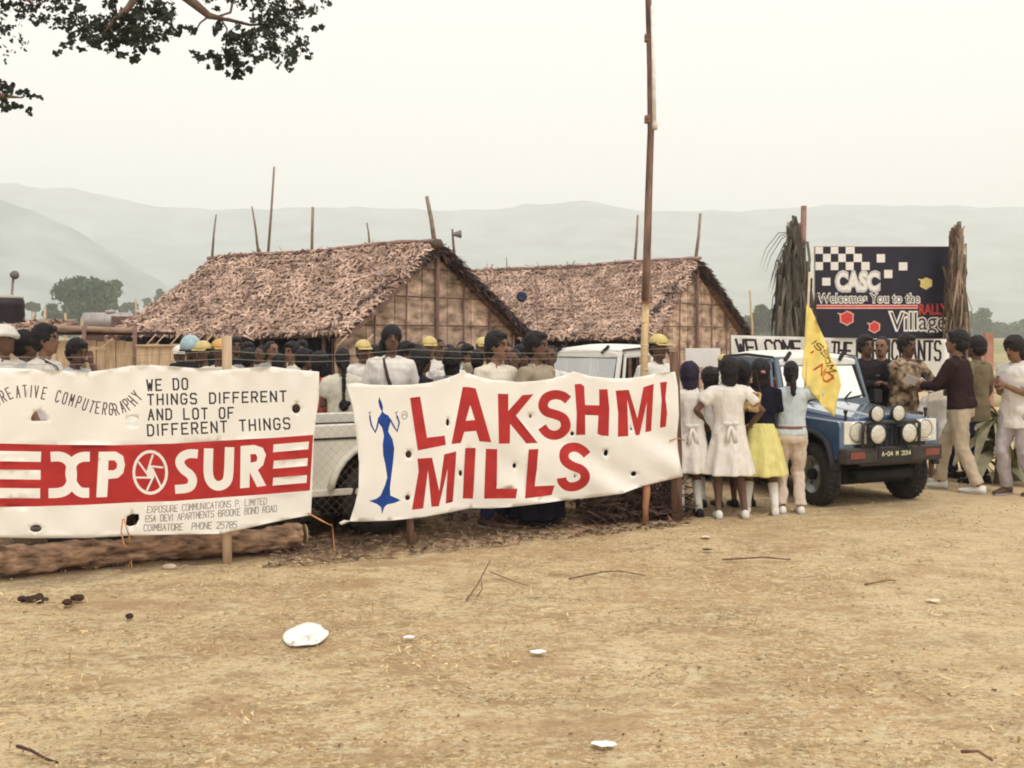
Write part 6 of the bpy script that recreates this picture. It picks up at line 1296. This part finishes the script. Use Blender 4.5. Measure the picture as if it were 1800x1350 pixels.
per('child in a white shirt and navy shorts behind the knees of the man in brown', 1648, 668, 12.35, 150, SKD, (FW, 'short'), ('shorts', FJN), vox=.015, group=GM, shoes=SHW, hair='short')
per('person in dark trousers standing behind the stride of the man in brown', 1684, 612, 12.9, 200, SKD, (FDK, 'short'), TJ, vox=.016, group=GM, shoes=SHB)
bake_people()
for o in bpy.data.objects:
    if '_wr' in o: del o['_wr']
# --- flag
FLG = M('flag_yellow', (.84, .70, .22), rough=.85, var=.08, scale=6, bump=.12, bscale=12); FLI_ = M('flag_ink_dark', (.16, .09, .04)); FLR = M('flag_ink_red', (.55, .12, .05))
ZF = 10.24
def ffl(a, b):
    q = (a - 1410) / 60; return pt(a, b, ZF) + Vector((0, .05 * math.sin(a * .21 + b * .035) * min(1, max(0, q + .3)) + .02 * math.sin(b * .03 + a * .05), 0))
sh = [(2, [s_]) for s_ in []]
def z6(x, y): return (1380 + x / 3.971, 560 + y / 3.971)
sh += text('ISSOM', mp_(z6, [(190, 165), (225, 210), (262, 262), (298, 330), (312, 380)]), 9, 2.0, .75, 1)
sh += text('NO', mp_(z6, [(200, 350), (245, 400), (295, 455)]), 15, 3.0, .75, 2)
sh.append((2, [mp_(z6, [(175, 240), (215, 215), (205, 245)])]))
t = thing('yellow_flag', 'yellow cloth flag with handwritten letters hanging in front of the jeep windscreen', 'flag', pt(1420, 640, ZF))
sheet('cloth', mp_(z6, [(150, -100), (175, -70), (215, 0), (255, 90), (290, 180), (325, 280), (350, 340), (385, 420), (402, 470), (385, 540), (372, 600), (360, 690), (330, 670), (280, 630), (240, 580), (200, 540), (160, 480), (130, 430), (118, 400), (125, 300), (135, 180), (142, 40)]), sh, [], 7, ffl, [FLG, FLI_, FLR], t, True, world=True, thick=.003)
g = G(); g.tube([pt(1414, 715, ZF + .02), pt(1418, 600, ZF + .02), pt(1423, 478, ZF + .02)], .011, 8); mk('flag_pole', g, M('pale_bamboo_thin', (.62, .52, .36)), t, True, world=True)
# papers held
for px, py, Y, r in ((1602, 668, 12.25, 20), (1645, 696, 11.5, -15)):
    g = G(); g.box((0, 0, 0), (.16, .004, .11), Matrix.Rotation(R(r), 3, 'Y') @ Matrix.Rotation(R(35), 3, 'X')); o = mk('paper', g, PW); o.location = pt(px, py, Y); props(o, 'white paper in the hands of the man in camouflage' if px < 1620 else 'white paper between the reaching hands over the jeep corner', 'paper')
t = thing('shoulder_bag', 'small patterned brown bag hanging between the sash bow girl and navy top girl', 'bag', pt(1322, 706, 10.0))
g = G(); g.box((0, 0, 0), (.15, .07, .19), Matrix.Rotation(R(8), 3, 'Y')); mk('pouch', g, M('bag_pattern', (.10, .06, .04), var=.1, scale=26, rgb2=(.55, .40, .18), detail=1), t, True, bevel=.02)
g = G(); g.tube([(-.06, 0, .08), (-.02, .01, .2), (.04, .06, .30), (.08, .0, .08)], .006, 5); mk('strap', g, SHC, t, True)
# --- litter and grass
def flat(px, py, w, d, label, name, m, seed, n=14, jag=.15, h=.02):
    p = gnd(px, py); rr = random.Random(seed); g = G(); vs = [Vector((0, 0, h))]
    for i in range(n):
        a = i * 2 * math.pi / n; q = 1 + rr.uniform(-jag, jag); vs.append(Vector((w * .8 * q * math.cos(a), d * q * math.sin(a), h * .4 + rr.uniform(0, h) * .4)))
    g.add(vs, [(0, i + 1, (i + 1) % n + 1) for i in range(n)]); o = mk(name, g, m, None, False); o.location = p + Vector((0, 0, .004)); s_ = o.modifiers.new('t', 'SOLIDIFY'); s_.thickness = .003; props(o, label, name.replace('_', ' '))
PAP = M('paper_white', (.82, .81, .78), rough=.8, var=.03)
def plate_(px, py):
    p = gnd(px, py); g = G(); n = 30; rg = []
    for r, z in ((.004, .008), (.08, .008), (.10, .012), (.125, .018)):
        rg.append([Vector((r * math.cos(i * 2 * math.pi / n) * (1 - (.22 if i in (2, 3, 4) and r > .1 else 0)), 1.35 * r * math.sin(i * 2 * math.pi / n) * (1 + .04 * math.sin(i)), z + .003 * math.sin(i * .9))) for i in range(n)])
    g.loft(rg, False); o = mk('paper_plate', g, PAP, None, True); o.location = p; o.rotation_euler = (R(6), 0, 0); s_ = o.modifiers.new('t', 'SOLIDIFY'); s_.thickness = .004; props(o, 'round white paper plate with a torn rim lying on the dry ground', 'plate')
plate_(538, 1121)
flat(719, 1124, .045, .02, 'tiny scrap of white paper right of the paper plate', 'paper_scrap', PAP, 1)
flat(946, 1150, .05, .03, 'small white paper scrap lying in the middle of the ground', 'paper_scrap', PAP, 2)
flat(1062, 1313, .065, .03, 'white paper scrap nearest to the bottom edge of the picture', 'paper_scrap', PAP, 3)
flat(1240, 946, .05, .04, 'faint pale scrap on the ground in front of the girls', 'paper_scrap', M('pale_scrap', (.66, .56, .42)), 4)
flat(1640, 1059, .06, .03, 'pale scrap on the sandy ground at the right', 'paper_scrap', MATS['pale_scrap'], 5)
flat(1243, 969, .05, .03, 'small dark chip lying on the ground in front of the girls', 'dark_chip', M('dark_chip', (.05, .03, .025)), 6)
def stick(pts, r, label, m=None):
    g = G(); pp = [gnd(a, b) + Vector((0, 0, z)) for a, b, z in pts]; r *= .65; g.tube(pp, [r * (1 - .5 * i / len(pp)) for i in range(len(pp))], 6); props(mk('twig', g, m or M('twig_brown', (.20, .12, .08), var=.3, scale=20), None, True), label, 'twig')
stick([(820, 1057, .01), (840, 1040, .05), (850, 1036, .11), (862, 1034, .19)], .010, 'dry twig sticking up from the ground below the red letters'); stick([(838, 1052, .01), (848, 1049, .05), (846, 1047, .1)], .007, 'short side twig at the foot of the upright twig', MATS['twig_brown'])
stick([(30, 1320, .02), (55, 1328, .02), (80, 1338, .01), (102, 1345, .01)], .011, 'dark curved stick in the bottom left corner', M('twig_dark', (.08, .04, .03)))
stick([(965, 1011, .01), (990, 1012, .015), (1008, 1014, .01)], .011, 'pale stick lying in the grass below the right banner', PALESTICK)
stick([(1000, 1020, .01), (1060, 1010, .02), (1090, 1006, .01), (1135, 1014, .01)], .009, 'brown twig lying right of the pale stick'); stick([(1270, 986, .01), (1340, 984, .02), (1390, 986, .01)], .012, 'thin dark twig lying in front of the jeep')
stick([(1520, 1030, .01), (1560, 1025, .02), (1575, 1023, .01)], .010, 'short twig lying on sandy ground at the right'); stick([(640, 984, .01), (700, 984, .01)], .007, 'thin straw lying in front of the right banner'); stick([(1690, 1330, .02), (1720, 1338, .04), (1745, 1346, .02)], .012, 'twig in the bottom right corner')
stick([(862, 1010, .02), (905, 1025, .01), (930, 1030, .0)], .006, 'thin twig trailing right of the upright twig')
def dung(px, py, n, sp, label, seed):
    rr = random.Random(seed); p = gnd(px, py); g = G()
    for i in range(n): q = .012 + .016 * rr.random(); g.ball((rr.gauss(0, sp), rr.gauss(0, sp * .6), q * .5), (q * 1.2, q, q * .8), 8, 6)
    o = mk('clod', g, M('dark_clod', (.055, .028, .02), var=.4, scale=30, bump=.8), None, True); o.location = p; props(o, label, 'clod')
dung(57, 1055, 20, .045, 'larger heap of dark clods at the left on the ground', 1); dung(134, 1054, 6, .018, 'small round dark clod right of the larger heap', 2); dung(118, 1061, 5, .018, 'flat dark clod between the two heaps', 4)
dung(228, 1086, 2, .006, 'single tiny dark clod below the two heaps', 3)
rng = np.random.default_rng(21)
k = 30000; r_ = 3.4 + 11 * rng.random(k) ** 1.25; px = rng.uniform(-120, 1920, k); Cx = (px - 900) / F * r_; dens = np.array([noise.noise((float(a) * 1.1, float(b) * 1.6, 4)) for a, b in zip(Cx, r_)]); keep = dens + .25 * rng.random(k) > (.02 + .12 * (px > 1200)); Cx, r_ = Cx[keep], r_[keep]; k = len(Cx)
C = np.stack([Cx, r_, .005 + .012 * rng.random(k)], 1); D = rng.normal(size=(k, 3)) * [1, .8, .16]; N = np.tile([0, 0, 1.], (k, 1)) + rng.normal(size=(k, 3)) * .5
V, Q = strips(C, D, N, .014 + .035 * rng.random(k) ** 1.5, .004 + .008 * rng.random(k), .008 * rng.random(k), 1)
props(fastmesh('dry_grass', V, Q, M('straw_blade', (.48, .37, .20), var=.3, scale=1.2, bump=0, island=.4)), 'scattered short dry grass and straw over the bare ground', 'grass', kind='stuff')
k = 2000; r_ = 3.4 + 9 * rng.random(k) ** 1.3; Cx = (rng.uniform(-120, 1920, k) - 900) / F * r_
C = np.stack([Cx, r_, np.full(k, .006)], 1); V, Q = strips(C, rng.normal(size=(k, 3)) * [1, 1, .05], np.tile([0, 0, 1.], (k, 1)) + rng.normal(size=(k, 3)) * .3, .010 + .022 * rng.random(k) ** 2, .006 + .010 * rng.random(k), .006 * np.ones(k), 1)
props(fastmesh('leaf_litter', V, Q, M('litter_brown', (.19, .105, .06), var=.4, scale=3, bump=0, island=.5)), 'small brown dead leaves and crumbs scattered over the ground', 'leaf litter', kind='stuff')
k = 2800; px = rng.uniform(470, 1215, k); Yb = (9.119 / (1 - .504 * (px - 900) / F)) - .35 + 2.4 * rng.random(k) ** 1.3; C = np.stack([(px - 900) / F * Yb, Yb, .006 + .02 * rng.random(k)], 1)
V, Q = strips(C, rng.normal(size=(k, 3)) * [1, 1, .15], np.tile([0, 0, 1.], (k, 1)) + rng.normal(size=(k, 3)) * .5, .03 + .06 * rng.random(k), .01 + .02 * rng.random(k), .01 * np.ones(k), 1)
props(fastmesh('fallen_leaves', V, Q, M('fallen_leaf_dark', (.20, .125, .08), var=.4, scale=3, bump=0, island=.6)), 'dark fallen leaves along the foot of the fence', 'leaf litter', kind='stuff')
